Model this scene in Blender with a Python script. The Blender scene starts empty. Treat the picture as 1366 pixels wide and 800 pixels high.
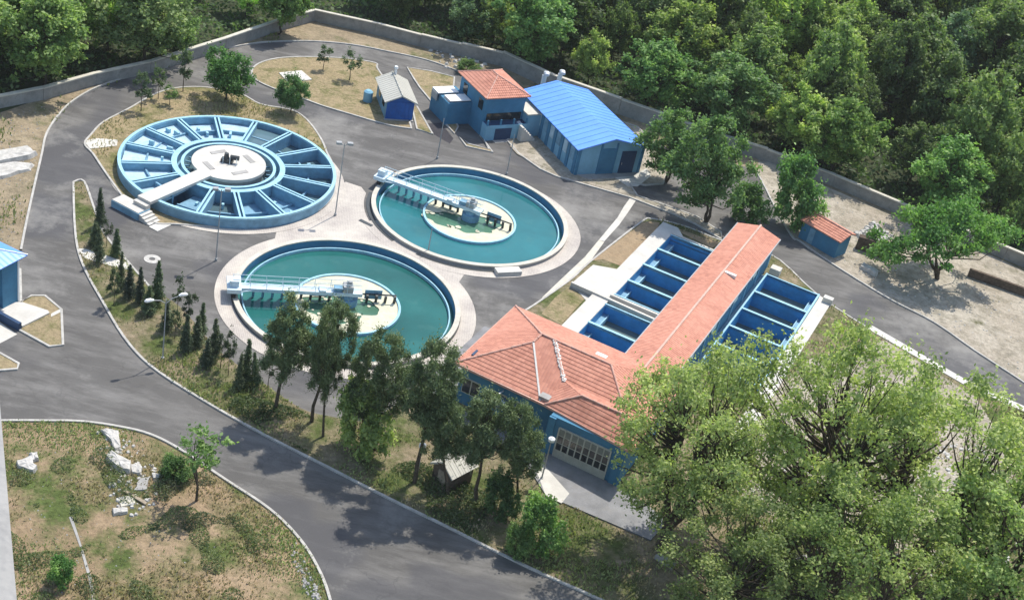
import bpy, bmesh, math, random
import numpy as np
from mathutils import Vector, Matrix
from mathutils.geometry import tessellate_polygon

SC = bpy.context.scene
COL = SC.collection
PI = math.pi

# ------------------------------------------------------------------ camera
CAMH, PITCH, ROLL, FOC = 68.0, math.radians(31.75), math.radians(-12.53), 1803.5
_rt = Vector((1, 0, 0)); _dn = Vector((0, -math.sin(PITCH), -math.cos(PITCH))); _fw = Vector((0, math.cos(PITCH), -math.sin(PITCH)))
_c, _s = math.cos(ROLL), math.sin(ROLL)
RT = _c * _rt + _s * _dn; DN = -_s * _rt + _c * _dn; FW = _fw
cam = bpy.data.cameras.new('camera'); camo = bpy.data.objects.new('camera', cam); COL.objects.link(camo)
m = Matrix((RT, -DN, -FW)).transposed().to_4x4(); m.translation = Vector((0, 0, CAMH)); camo.matrix_world = m
cam.sensor_width = 36; cam.lens = FOC / 1366 * 36; cam.clip_start = 0.2; cam.clip_end = 3000
SC.camera = camo

# ------------------------------------------------------------------ world, sun, exposure
SUN_EL = math.radians(61); SUN_AZ = math.radians(65)       # direction the light comes from, in the ground plan
w = bpy.data.worlds.new('World'); SC.world = w; w.use_nodes = True
nt = w.node_tree; bg = nt.nodes['Background']; sky = nt.nodes.new('ShaderNodeTexSky')
sky.sky_type = 'NISHITA'; sky.sun_disc = False; sky.sun_elevation = SUN_EL; sky.sun_rotation = PI / 2 - SUN_AZ
sky.air_density = 1.2; sky.dust_density = 1.5
nt.links.new(sky.outputs[0], bg.inputs[0]); bg.inputs[1].default_value = 0.15
sl = bpy.data.lights.new('sun', 'SUN'); so = bpy.data.objects.new('sun', sl); COL.objects.link(so)
sl.energy = 3.5; sl.angle = math.radians(0.6); sl.color = (1, 0.95, 0.86)
sd = Vector((math.cos(SUN_EL) * math.cos(SUN_AZ), math.cos(SUN_EL) * math.sin(SUN_AZ), math.sin(SUN_EL)))
so.rotation_euler = sd.to_track_quat('Z', 'Y').to_euler(); so.location = (0, 100, 120)
SC.view_settings.view_transform = 'Standard'; SC.view_settings.look = 'None'; SC.view_settings.exposure = 0.48; SC.view_settings.gamma = 1

# ------------------------------------------------------------------ survey helpers: sight line -> point at a height on the site
def G(px, py, z=0.0):
    d = RT * ((px - 683) / FOC) + DN * ((py - 400) / FOC) + FW
    t = (z - CAMH) / d.z
    return Vector((d.x * t, d.y * t, z))
def PJ(p):
    v = Vector(p) - Vector((0, 0, CAMH)); c = v.dot(FW)
    return 683 + FOC * v.dot(RT) / c, 400 + FOC * v.dot(DN) / c, c
def tall(b, t):
    """height of an upright thing from its foot and top"""
    p = G(*b); best = (1e9, 1)
    for k in range(4, 600):
        z = k * .05; e = abs(PJ((p.x, p.y, z))[1] - t[1])
        if e < best[0]: best = (e, z)
    return best[1]
TH = math.radians(-20.2); E2 = Vector((math.cos(TH), math.sin(TH), 0)); E1 = Vector((-math.sin(TH), math.cos(TH), 0)); BO = Vector((15.12, 128.82, 0))
def Q(a, b, z=0.0): return BO + E2 * a + E1 * b + Vector((0, 0, z))      # plan frame of hall and filter basins

# ------------------------------------------------------------------ materials
def lin(c): return tuple(((x / 255) / 12.92 if x / 255 < .04045 else ((x / 255 + .055) / 1.055) ** 2.4) for x in c)
class NT:
    def __init__(s, name, rough=.8, spec=.3, metal=0):
        s.m = bpy.data.materials.new(name); s.m.use_nodes = True; s.t = s.m.node_tree; s.n = s.t.nodes
        s.b = s.n['Principled BSDF']; s.b.inputs['Roughness'].default_value = rough
        s.b.inputs['Specular IOR Level'].default_value = spec; s.b.inputs['Metallic'].default_value = metal
        g = s.n.new('ShaderNodeNewGeometry'); s.pos = g.outputs['Position']; s.geo = g
    def link(s, a, b): s.t.links.new(a, b)
    def mapped(s, scale=(1, 1, 1), rot=0, src=None):
        mp = s.n.new('ShaderNodeMapping'); mp.inputs['Scale'].default_value = scale; mp.inputs['Rotation'].default_value = (0, 0, rot)
        s.link(src or s.pos, mp.inputs['Vector']); return mp.outputs[0]
    def noise(s, scale, detail=5, rough=.6, vec=None, lo=.35, hi=.65, dist=0):
        t = s.n.new('ShaderNodeTexNoise'); t.inputs['Scale'].default_value = scale; t.inputs['Detail'].default_value = detail
        t.inputs['Roughness'].default_value = rough; t.inputs['Distortion'].default_value = dist
        s.link(vec or s.pos, t.inputs['Vector'])
        r = s.n.new('ShaderNodeMapRange'); r.inputs[1].default_value = lo; r.inputs[2].default_value = hi; s.link(t.outputs[0], r.inputs[0])
        return r.outputs[0]
    def mix(s, f, a, b, mode='MIX'):
        x = s.n.new('ShaderNodeMix'); x.data_type = 'RGBA'; x.blend_type = mode; x.clamp_factor = True
        if isinstance(f, (int, float)): x.inputs[0].default_value = f
        else: s.link(f, x.inputs[0])
        for v, i in ((a, 6), (b, 7)):
            if isinstance(v, tuple): x.inputs[i].default_value = (*v[:3], 1)
            else: s.link(v, x.inputs[i])
        return x.outputs[2]
    def math(s, op, a, b=0.0):
        x = s.n.new('ShaderNodeMath'); x.operation = op
        for v, i in ((a, 0), (b, 1)):
            if isinstance(v, (int, float)): x.inputs[i].default_value = v
            else: s.link(v, x.inputs[i])
        return x.outputs[0]
    def color(s, c):
        if isinstance(c, tuple): s.b.inputs['Base Color'].default_value = (*c[:3], 1)
        else: s.link(c, s.b.inputs['Base Color'])
    def bump(s, h, dist=.05, strength=.6):
        b = s.n.new('ShaderNodeBump'); b.inputs['Distance'].default_value = dist; b.inputs['Strength'].default_value = strength
        s.link(h, b.inputs['Height']); s.link(b.outputs[0], s.b.inputs['Normal'])
def ground_mat(name, cs, sc=.25, fine=3.0, seed=0, lo=.38, hi=.62, green=None, glo=.5, ghi=.62, gsc=.22):
    t = NT(name, .95, .1); v = t.n.new('ShaderNodeMapping'); v.inputs['Location'].default_value = (seed * 13.1, seed * 7.7, seed); t.link(t.pos, v.inputs[0]); v = v.outputs[0]
    a = t.mix(t.noise(sc, 6, .65, v, lo, hi), cs[0], cs[1])
    b = t.mix(t.noise(sc * 4, 6, .7, v, .45, .7), a, cs[2])
    if green: b = t.mix(t.noise(gsc, 8, .72, v, glo, ghi), b, t.mix(t.noise(2.2, 4, .7, v), green, tuple(x * .55 for x in green)))
    f = t.noise(fine, 8, .75, v, .3, .7)
    b = t.mix(f, t.mix(.45, b, (0, 0, 0), 'MIX'), b); t.color(b); t.bump(f, .12, .8); return t.m
def paint(name, c, var=.25, rough=.6, spec=.3, dirt=(.25, .22, .18), dl=.62, dh=.8, sc=.8):
    t = NT(name, rough, spec); d = tuple(x * (1 - var) for x in c)
    k = t.mix(t.noise(sc, 6, .7), c, d); k = t.mix(t.noise(sc * 2.3, 8, .75, None, dl, dh), k, dirt)
    st = t.noise(1.0, 6, .7, t.mapped((2.6, 2.6, .22)), .52, .75); k = t.mix(t.math('MULTIPLY', st, .65), k, tuple(x * .62 + y * .2 for x, y in zip(c, dirt))); t.color(k)
    t.bump(t.noise(9, 4), .01, .5); return t.m
M = {}
M['ground'] = ground_mat('dry_dirt', ((.47, .38, .26), (.38, .30, .20), (.27, .23, .15)), .14, 2.5, 1, green=(.20, .22, .09), glo=.52, ghi=.68)
M['forest_floor'] = ground_mat('forest_floor', ((.075, .10, .05), (.05, .07, .04), (.11, .11, .06)), .2, 2)
M['island'] = ground_mat('dry_grass', ((.46, .36, .22), (.40, .33, .19), (.30, .26, .14)), .3, 3, 2, green=(.24, .25, .09), glo=.5, ghi=.66, gsc=.3)
M['sand'] = ground_mat('sand', ((.55, .41, .26), (.47, .34, .21), (.40, .31, .2)), .5, 4, 3)
M['sandyard'] = ground_mat('sandy_yard', ((.60, .54, .44), (.50, .43, .34), (.32, .29, .22)), .15, 2.2, 4, green=(.20, .20, .10), glo=.58, ghi=.7)
M['south'] = ground_mat('mixed_soil', ((.40, .32, .22), (.33, .27, .17), (.22, .19, .11)), .25, 2.5, 5, green=(.15, .19, .06), glo=.42, ghi=.6, gsc=.3)
M['weeds'] = ground_mat('weedy_soil', ((.50, .37, .24), (.40, .29, .18), (.26, .22, .12)), .12, 2.8, 6, green=(.16, .21, .065), glo=.46, ghi=.6, gsc=.2)
def asphalt():
    t = NT('asphalt', .85, .25)
    v = t.mapped((.35, 1.3, 1), .5)
    a = t.mix(t.noise(.12, 5, .6), (.104, .099, .093), (.142, .136, .128))
    a = t.mix(t.math('MULTIPLY', t.noise(.35, 8, .7, v, .45, .68), .75), a, (.25, .24, .225))
    a = t.mix(t.math('MULTIPLY', t.noise(.055, 3, .5, None, .52, .56), .6), a, (.082, .082, .09))
    x = t.noise(14, 3, .6, None, .2, .8); a = t.mix(x, t.mix(.25, a, (0, 0, 0)), a)
    a = t.mix(t.math('MULTIPLY', t.noise(1.1, 9, .8, None, .66, .72), .5), a, (.32, .31, .29))
    vo = t.n.new('ShaderNodeTexVoronoi'); vo.feature = 'DISTANCE_TO_EDGE'; vo.inputs['Scale'].default_value = .22
    wp = t.n.new('ShaderNodeTexNoise'); wp.inputs['Scale'].default_value = .6; wp.inputs['Detail'].default_value = 6; t.link(t.pos, wp.inputs['Vector']); ad = t.n.new('ShaderNodeVectorMath'); ad.operation = 'MULTIPLY_ADD'; t.link(wp.outputs[1], ad.inputs[0]); ad.inputs[1].default_value = (3, 3, 3); t.link(t.pos, ad.inputs[2]); t.link(ad.outputs[0], vo.inputs['Vector'])
    cr = t.n.new('ShaderNodeMapRange'); cr.inputs[1].default_value = .006; cr.inputs[2].default_value = .016; cr.inputs[3].default_value = .3; cr.inputs[4].default_value = 0; t.link(vo.outputs[0], cr.inputs[0])
    a = t.mix(t.math('MULTIPLY', cr.outputs[0], t.noise(.1, 3, .5, None, .45, .6)), a, (.05, .05, .052))
    a = t.mix(t.math('MULTIPLY', t.noise(.06, 8, .75, None, .53, .66), .75), a, (.26, .25, .23))
    t.color(a); t.bump(x, .012, .7); return t.m
M['asphalt'] = asphalt()
M['asphalt_new'] = ground_mat('fresh_asphalt', ((.10, .095, .105), (.12, .115, .125), (.085, .083, .09)), .3, 14, 7)
def paver():
    t = NT('paving_blocks', .85, .2)
    br = t.n.new('ShaderNodeTexBrick'); br.inputs['Scale'].default_value = 2.2; br.inputs['Mortar Size'].default_value = .05
    br.inputs['Color1'].default_value = (.56, .51, .46, 1); br.inputs['Color2'].default_value = (.48, .43, .39, 1); br.inputs['Mortar'].default_value = (.26, .23, .21, 1)
    t.link(t.mapped((1, 1, 1), .6), br.inputs['Vector'])
    k = t.mix(t.math('MULTIPLY', t.noise(.25, 6, .7), .6), br.outputs[0], (.66, .61, .52)); k = t.mix(t.math('MULTIPLY', t.noise(1.5, 7, .75, None, .6, .8), .5), k, (.3, .28, .25)); t.color(k)
    t.bump(br.outputs[1], .02, -.6); return t.m
M['paver'] = paver()
M['kerb'] = paint('kerb_concrete', (.52, .50, .46), .3, .9, .1, (.25, .24, .22), .55, .75, 1.2)
M['concrete'] = paint('grey_concrete', (.40, .39, .37), .3, .9, .1, (.2, .19, .18), .55, .75, .5)
M['wall_concrete'] = paint('wall_concrete', (.35, .34, .315), .3, .9, .1, (.18, .18, .17), .5, .72, .5)
M['white_concrete'] = paint('pale_concrete', (.62, .595, .54), .2, .85, .2, (.45, .40, .33), .6, .8, .5)
M['apron'] = paint('shaded_apron_concrete', (.27, .27, .275), .35, .85, .2, (.24, .23, .22), .5, .72, .6)  # concrete darkened to paint in the shadow the hall casts on it
M['cream'] = paint('cream_coping', (.60, .565, .48), .2, .8, .2, (.36, .33, .27), .6, .8, 1)
M['blue_rim'] = paint('light_blue_paint', (.36, .62, .74), .25, .6, .3, (.55, .62, .62), .6, .8, 1.5)
M['blue_mid'] = paint('blue_paint', (.21, .40, .54), .35, .65, .3, (.22, .36, .44), .6, .8, .9)
M['blue_pale'] = paint('faded_blue_paint', (.50, .68, .78), .3, .7, .3, (.22, .4, .5), .5, .75, .6)
M['blue_wall'] = paint('blue_wall_paint', (.065, .225, .37), .25, .7, .3, (.14, .3, .42), .6, .8, .6)
M['blue_light_wall'] = paint('pale_blue_wall_paint', (.22, .45, .60), .2, .7, .3, (.16, .32, .42), .6, .8, .6)
M['blue_deep'] = paint('basin_blue_paint', (.06, .34, .68), .3, .5, .4, (.10, .30, .50), .62, .85, .7)
M['blue_royal'] = paint('royal_blue_boards', (.012, .115, .42), .3, .6, .4, (.02, .07, .25), .6, .8, 1.2)
M['dark_blue'] = paint('dark_blue_paint', (.02, .06, .14), .3, .6, .4, (.03, .08, .15), .6, .8, 1)
M['basin_floor'] = paint('basin_sand_bed', (.20, .175, .14), .4, .9, .1, (.09, .10, .09), .45, .7, .4)
def metal_roof(name, c, sp=.5):
    t = NT(name, .42, .5); uv = t.n.new('ShaderNodeUVMap').outputs[0]
    wv = t.n.new('ShaderNodeTexWave'); wv.wave_type = 'BANDS'; wv.bands_direction = 'X'; wv.inputs['Scale'].default_value = .3 / sp * 1.05; t.link(uv, wv.inputs['Vector'])
    k = t.mix(t.noise(.4, 6, .7), c, tuple(x * .86 for x in c)); k = t.mix(t.math('MULTIPLY', t.noise(2, 8, .8, None, .62, .8), .35), k, (.4, .4, .38)); t.color(k); t.bump(wv.outputs[1], .03, .5); return t.m
M['roof_blue'] = metal_roof('blue_metal_roof', (.13, .34, .96))
M['roof_grey'] = metal_roof('pale_fibre_sheet_roof', (.56, .54, .47), .25)
def tile(name, c, c2):
    t = NT(name, .8, .2); uv = t.n.new('ShaderNodeUVMap').outputs[0]
    wv = t.n.new('ShaderNodeTexWave'); wv.wave_type = 'BANDS'; wv.bands_direction = 'X'; wv.inputs['Scale'].default_value = 1.15; t.link(uv, wv.inputs['Vector'])
    br = t.n.new('ShaderNodeTexBrick'); br.offset = .0; br.inputs['Scale'].default_value = 1; br.inputs['Brick Width'].default_value = .27; br.inputs['Row Height'].default_value = .38
    br.inputs['Mortar Size'].default_value = .0; br.inputs['Color1'].default_value = (*c, 1); br.inputs['Color2'].default_value = (*c2, 1); t.link(uv, br.inputs['Vector'])
    k = t.mix(t.math('MULTIPLY', t.noise(.35, 6, .7), .5), br.outputs[0], tuple(min(1, x * 1.15 + .04) for x in c)); k = t.mix(t.math('MULTIPLY', t.noise(1.8, 8, .8, None, .6, .78), .45), k, (.45, .36, .3)); t.color(k)
    t.bump(wv.outputs[1], .05, .8); return t.m
M['tile'] = tile('clay_roof_tile', (.55, .25, .175), (.40, .17, .12))
M['ridge'] = paint('ridge_tile', (.66, .37, .29), .25, .85, .2, (.5, .42, .36), .5, .7, 2)
M['ridge_pale'] = paint('pale_ridge_tile', (.70, .47, .38), .25, .85, .2, (.5, .42, .36), .5, .7, 2)
M['mortar_ridge'] = paint('white_mortar_ridge', (.82, .80, .76), .15, .8, .2, (.6, .45, .38), .55, .7, 2)
def water(name, c, rough=.07):
    t = NT(name, rough, .5); t.b.inputs['IOR'].default_value = 1.33
    k = t.mix(t.noise(.12, 4, .6), c, tuple(x * .68 for x in c)); k = t.mix(t.math('MULTIPLY', t.noise(.5, 6, .7, None, .55, .8), .3), k, (.10, .22, .18)); t.color(k)
    t.bump(t.noise(2.5, 3, .5), .006, .25); return t.m
M['water_a'] = water('teal_water', (.030, .175, .195)); M['water_b'] = water('green_teal_water', (.022, .135, .125)); M['water_green'] = water('murky_green_water', (.10, .22, .15))
M['water_f'] = water('grey_blue_water', (.10, .17, .20))
M['water_basin'] = water('murky_basin_water', (.15, .20, .19), .1)
M['foam'] = paint('dried_cream_scum', (.64, .62, .47), .2, .95, .1, (.42, .40, .26), .56, .72, 1.1)
M['metal_white'] = paint('pale_painted_steel', (.62, .74, .80), .15, .5, .4, (.4, .42, .42), .6, .8, 2)
M['metal_dark'] = paint('dark_steel', (.045, .055, .06), .3, .5, .4, (.12, .08, .05), .6, .8, 3)
M['steel'] = paint('galvanised_steel', (.36, .37, .37), .2, .45, .5, (.25, .24, .22), .6, .8, 3)
M['lamp_white'] = paint('white_lamp_cover', (.82, .83, .82), .05, .4, .4, (.6, .6, .6), .7, .9, 3)
M['rubber'] = paint('black_rubber', (.03, .03, .03), .2, .8, .2, (.08, .07, .06), .6, .8, 3)
M['frame'] = paint('cream_window_frame', (.50, .50, .44), .2, .6, .3, (.35, .33, .28), .6, .8, 2)
M['curtain'] = paint('faded_pane', (.22, .24, .22), .3, .5, .4, (.15, .15, .14), .5, .7, 2)
def glass():
    t = NT('dark_window_glass', .08, .6); t.color(t.mix(t.noise(1.5, 3), (.012, .016, .018), (.035, .042, .045))); return t.m
M['glass'] = glass()
M['stone'] = paint('pale_rubble', (.60, .58, .54), .4, .9, .1, (.4, .37, .32), .5, .75, 2)
M['brownstone'] = paint('dark_rough_wall', (.13, .10, .08), .4, .95, .1, (.2, .16, .12), .5, .7, 1.5)
M['wood'] = paint('grey_timber', (.38, .32, .24), .3, .9, .1, (.22, .18, .13), .5, .7, 2)
M['blue_tarp'] = paint('blue_plastic', (.02, .16, .5), .3, .5, .4, (.05, .2, .4), .6, .8, 3)
M['bark'] = paint('brown_bark', (.095, .075, .055), .4, .95, .1, (.16, .14, .11), .5, .7, 3)
M['bark_pale'] = paint('pale_bark', (.17, .155, .125), .4, .95, .1, (.30, .28, .23), .5, .7, 2)
def leaf(name, tr=.42):
    t = NT(name, .55, .25); oi = t.n.new('ShaderNodeObjectInfo'); at = t.n.new('ShaderNodeAttribute'); at.attribute_name = 'tint'
    f = at.outputs['Fac']
    br = t.n.new('ShaderNodeMapRange'); br.inputs[3].default_value = .55; br.inputs[4].default_value = 1.5; t.link(f, br.inputs[0])
    h = t.n.new('ShaderNodeHueSaturation'); hm = t.n.new('ShaderNodeMapRange'); hm.inputs[3].default_value = .53; hm.inputs[4].default_value = .475; t.link(f, hm.inputs[0])
    t.link(hm.outputs[0], h.inputs['Hue']); t.link(br.outputs[0], h.inputs['Value']); t.link(oi.outputs['Color'], h.inputs['Color']); h.inputs['Saturation'].default_value = .9
    t.color(h.outputs[0])
    tl = t.n.new('ShaderNodeBsdfTranslucent'); g2 = t.mix(1.0, h.outputs[0], (1.05, 1.25, .6), 'MULTIPLY'); t.link(g2, tl.inputs[0])
    mx = t.n.new('ShaderNodeMixShader'); mx.inputs[0].default_value = tr; t.link(t.b.outputs[0], mx.inputs[1]); t.link(tl.outputs[0], mx.inputs[2])
    t.link(mx.outputs[0], t.n['Material Output'].inputs[0]); return t.m
M['leaf'] = leaf('leaves'); M['needle'] = leaf('needles', .2); M['grass'] = leaf('grass_blades', .25)

# ------------------------------------------------------------------ object helpers
def link(o, parent=None):
    COL.objects.link(o)
    if parent: o.parent = parent
    return o
def tag(o, label=None, cat=None, group=None, kind=None):
    if label: o['label'] = label
    if cat: o['category'] = cat
    if group: o['group'] = group
    if kind: o['kind'] = kind
    return o
def thing(name, label, cat, loc=(0, 0, 0), group=None):
    o = bpy.data.objects.new(name, None); o.empty_display_size = .3; o.location = loc; link(o); return tag(o, label, cat, group)
def wloc(o):
    v = Vector((0, 0, 0))
    while o: v = v + Vector(o.location); o = o.parent
    return v
class MB:
    def __init__(s): s.v = []; s.f = []; s.uv = []; s.mi = []; s.cm = 0
    def face(s, pts, uvs=None):
        k = len(s.v); s.v += [tuple(p) for p in pts]; s.f.append(tuple(range(k, k + len(pts)))); s.uv.append(uvs or [(p[0], p[1]) for p in pts]); s.mi.append(s.cm)
    def prism(s, poly, z0, z1, bottom=False):
        """poly: convex or simple plan polygon; real thickness z0..z1"""
        pts = [Vector((p[0], p[1], 0)) for p in poly]
        if area(pts) < 0: pts = pts[::-1]
        for t in tessellate_polygon([pts]):
            q = [pts[i] for i in t]
            if area(q) < 0: q = q[::-1]
            s.face([(p.x, p.y, z1) for p in q])
            if bottom: s.face([(p.x, p.y, z0) for p in q[::-1]])
        for i in range(len(pts)):
            a, b = pts[i], pts[(i + 1) % len(pts)]
            L = (b - a).length
            s.face([(a.x, a.y, z0), (b.x, b.y, z0), (b.x, b.y, z1), (a.x, a.y, z1)], [(0, z0), (L, z0), (L, z1), (0, z1)])
    def box(s, c, ux, uy, hx, hy, z0, z1):
        c = Vector((c[0], c[1], 0)); s.prism([c - ux * hx - uy * hy, c + ux * hx - uy * hy, c + ux * hx + uy * hy, c - ux * hx + uy * hy], z0, z1, True)
    def beam(s, a, b, wd, h, up=Vector((0, 0, 1))):
        """rectangular bar whose top centre line runs a->b"""
        a = Vector(a); b = Vector(b); d = (b - a).normalized(); sd_ = d.cross(up)
        if sd_.length < 1e-4: sd_ = Vector((1, 0, 0))
        sd_.normalize(); n = sd_.cross(d).normalized(); x = sd_ * wd / 2
        A = [a - x, a + x, a + x - n * h, a - x - n * h]; B = [b - x, b + x, b + x - n * h, b - x - n * h]
        s.face(A[::-1]); s.face(B)
        for i in range(4): s.face([A[i], A[(i + 1) % 4], B[(i + 1) % 4], B[i]])
    def tube(s, pts, rs, n=6, cap=True):
        pts = [Vector(p) for p in pts]; rings = []
        for i, p in enumerate(pts):
            d = (pts[min(i + 1, len(pts) - 1)] - pts[max(i - 1, 0)]).normalized()
            u = d.cross(Vector((0, 0, 1)) if abs(d.z) < .9 else Vector((1, 0, 0))).normalized(); v = d.cross(u)
            r = rs[i] if isinstance(rs, (list, tuple)) else rs
            rings.append([p + u * (r * math.cos(2 * PI * k / n)) + v * (r * math.sin(2 * PI * k / n)) for k in range(n)])
        for i in range(len(rings) - 1):
            for k in range(n): s.face([rings[i][k], rings[i][(k + 1) % n], rings[i + 1][(k + 1) % n], rings[i + 1][k]])
        if cap: s.face(rings[0][::-1]); s.face(rings[-1])
    def ring(s, c, r0, r1, z0, z1, n=96, a0=0, a1=2 * PI, inner=True, outer=True, bottom=False):
        full = abs(a1 - a0 - 2 * PI) < 1e-6
        def P(r, a, z): return (c[0] + r * math.cos(a), c[1] + r * math.sin(a), z)
        for k in range(n):
            a = a0 + (a1 - a0) * k / n; b = a0 + (a1 - a0) * (k + 1) / n
            if r0 > 0: s.face([P(r0, a, z1), P(r1, a, z1), P(r1, b, z1), P(r0, b, z1)])
            else: s.face([(c[0], c[1], z1), P(r1, a, z1), P(r1, b, z1)])
            if outer: s.face([P(r1, a, z0), P(r1, b, z0), P(r1, b, z1), P(r1, a, z1)])
            if inner and r0 > 0: s.face([P(r0, b, z0), P(r0, a, z0), P(r0, a, z1), P(r0, b, z1)])
        if not full:
            for a, sg in ((a0, 1), (a1, -1)):
                q = [P(r0, a, z0), P(r1, a, z0), P(r1, a, z1), P(r0, a, z1)]; s.face(q if sg > 0 else q[::-1])
    def build(s, name, mat, parent=None, label=None, cat=None, group=None, kind=None, smooth=False):
        off = wloc(parent) if parent else Vector((0, 0, 0))
        me = bpy.data.meshes.new(name); me.from_pydata([(x - off.x, y - off.y, z - off.z) for x, y, z in s.v], [], s.f)
        uvl = me.uv_layers.new(name='UVMap'); flat = [c for u in s.uv for p in u for c in p]; uvl.data.foreach_set('uv', flat)
        ms = mat if isinstance(mat, (list, tuple)) else [mat]
        for k in ms: me.materials.append(M[k] if isinstance(k, str) else k)
        if len(ms) > 1: me.polygons.foreach_set('material_index', s.mi)
        if smooth: me.polygons.foreach_set('use_smooth', [True] * len(me.polygons))
        o = bpy.data.objects.new(name, me); link(o, parent)
        if not parent and cat and s.v:                        # a thing that is one mesh: origin at its foot
            vs = np.array(s.v); c = Vector(((vs[:, 0].min() + vs[:, 0].max()) / 2, (vs[:, 1].min() + vs[:, 1].max()) / 2, vs[:, 2].min()))
            me.transform(Matrix.Translation(-c)); o.location = c
        return tag(o, label, cat, group, kind)
def area(p): return sum(p[i][0] * p[(i + 1) % len(p)][1] - p[(i + 1) % len(p)][0] * p[i][1] for i in range(len(p))) / 2
def smooth_line(pts, n=5, closed=False):
    out = []; N = len(pts); R = range(N if closed else N - 1)
    for i in R:
        p0 = pts[(i - 1) % N] if closed or i > 0 else pts[i]; p1 = pts[i]; p2 = pts[(i + 1) % N]; p3 = pts[(i + 2) % N] if closed or i + 2 < N else p2
        for k in range(n):
            t = k / n; out.append(.5 * ((2 * p1) + (p2 - p0) * t + (2 * p0 - 5 * p1 + 4 * p2 - p3) * t * t + (3 * p1 - p0 - 3 * p2 + p3) * t ** 3))
    if not closed: out.append(pts[-1])
    return out
def GL(l, z=0): return [G(x, y, z) for x, y in l]
def circ(c, r, n=64, a0=0, a1=2 * PI): return [Vector((c[0] + r * math.cos(a0 + (a1 - a0) * k / n), c[1] + r * math.sin(a0 + (a1 - a0) * k / n), 0)) for k in range(n)]
def sheet(name, loops, z, mat, parent=None, edge=None, **kw):
    b = MB(); L = [[Vector((p[0], p[1], 0)) for p in l] for l in loops]; flat = [p for l in L for p in l]
    for t in tessellate_polygon(L):
        q = [flat[i] for i in t]
        if area(q) < 0: q = q[::-1]
        b.face([(p.x, p.y, z) for p in q])
    if edge is not None:
        l = L[0] if area(L[0]) > 0 else L[0][::-1]
        for i in range(len(l)):
            p, q = l[i], l[(i + 1) % len(l)]; b.face([(p.x, p.y, edge), (q.x, q.y, edge), (q.x, q.y, z), (p.x, p.y, z)])
    return b.build(name, mat, parent, **kw)
def kerb(pts, closed=False, wd=.2, z=.15, name='kerb', mat='kerb'):
    b = MB(); N = len(pts); nn = []
    for i in range(N):
        a = pts[(i - 1) % N] if closed or i > 0 else pts[i]; c = pts[(i + 1) % N] if closed or i < N - 1 else pts[i]
        d = (c - a); d.z = 0; d.normalize(); nn.append(Vector((-d.y, d.x, 0)) * wd / 2)
    for i in range(N if closed else N - 1):
        j = (i + 1) % N; p, q = pts[i], pts[j]; a, c, d, e = p - nn[i], q - nn[j], q + nn[j], p + nn[i]
        Z = lambda v, z_: (v.x, v.y, z_)
        b.face([Z(a, z), Z(c, z), Z(d, z), Z(e, z)]); b.face([Z(a, -.02), Z(c, -.02), Z(c, z), Z(a, z)]); b.face([Z(d, -.02), Z(e, -.02), Z(e, z), Z(d, z)])
    return b.build(name, mat, None, kind='structure')

# ------------------------------------------------------------------ plan of the site
CF = Vector((-31.4, 121.86, 0)); CA = Vector((-6.18, 124.24, 0)); CB = Vector((-14.68, 103.45, 0)); RF = 11.0; RC = 9.94
BAS_L = [(0.0, -3.7), (-4.0, -7.85), (-8.15, -12.0), (-12.3, -15.6), (-18.05, -21.9), (-22.2, -24.9)]
BAS_R = [(-.15, -4.3), (-4.6, -8.45), (-8.75, -12.5), (-12.8, -16.5), (-16.8, -20.6)]
rect = lambda a0, a1, b0, b1: [Q(a0, b0), Q(a1, b0), Q(a1, b1), Q(a0, b1)]
HOLES = [circ(CF, RF - .1), circ(CA, RC + .1), circ(CB, RC + .1), rect(0.05, 6.5, -15.75, -.05), rect(.05, 6.5, -25.0, -17.9), rect(10.6, 16.8, -20.8, 0)]
sheet('ground', [[Vector((-700, -150, 0)), Vector((700, -150, 0)), Vector((700, 900, 0)), Vector((-700, 900, 0))]] + HOLES, 0, 'ground', kind='structure')

AO_bot = [(452, 860), (440, 800), (425, 760), (400, 720), (360, 680), (300, 640), (240, 600), (200, 580), (160, 570), (110, 563), (60, 562), (0, 562), (-90, 565)]
AO_left = [(28, 334), (33, 308), (40, 275), (49, 235), (56, 205), (60, 185), (67, 170), (80, 152), (98, 135), (130, 117), (180, 100), (235, 84), (290, 68), (340, 58.5), (380, 56), (420, 56), (470, 60.5), (520, 70), (570, 81), (612, 96), (628, 103)]
AO_right = [(1007, 226), (1020, 250), (1034, 278), (1056, 316), (1066, 322), (1100, 346), (1180, 396), (1245, 430), (1300, 468), (1366, 511), (1500, 600)]
kb, kl, kr = smooth_line(GL(AO_bot)), smooth_line(GL(AO_left)), smooth_line(GL(AO_right))
outer = kb + GL([(-90, 420), (-90, 335), (20, 335)]) + kl + GL([(640, 112), (700, 135), (760, 140), (860, 190), (930, 205)]) + kr + GL([(1800, 1100), (1000, 1500), (600, 1300)])
sheet('asphalt', [outer] + HOLES, .012, 'asphalt', kind='structure')
kerb(kb); kerb(kl); kerb(kr[:-3])

def island(pts, mat='island', n=4, z=.10, holes=(), kb_=True, sm=True):
    p = GL(pts); p = smooth_line(p, n, True) if sm else p
    sheet('verge', [p] + list(holes), z, mat, kind='structure', edge=0)
    if kb_: kerb(p, True, z=z + .05)
    return p
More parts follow.
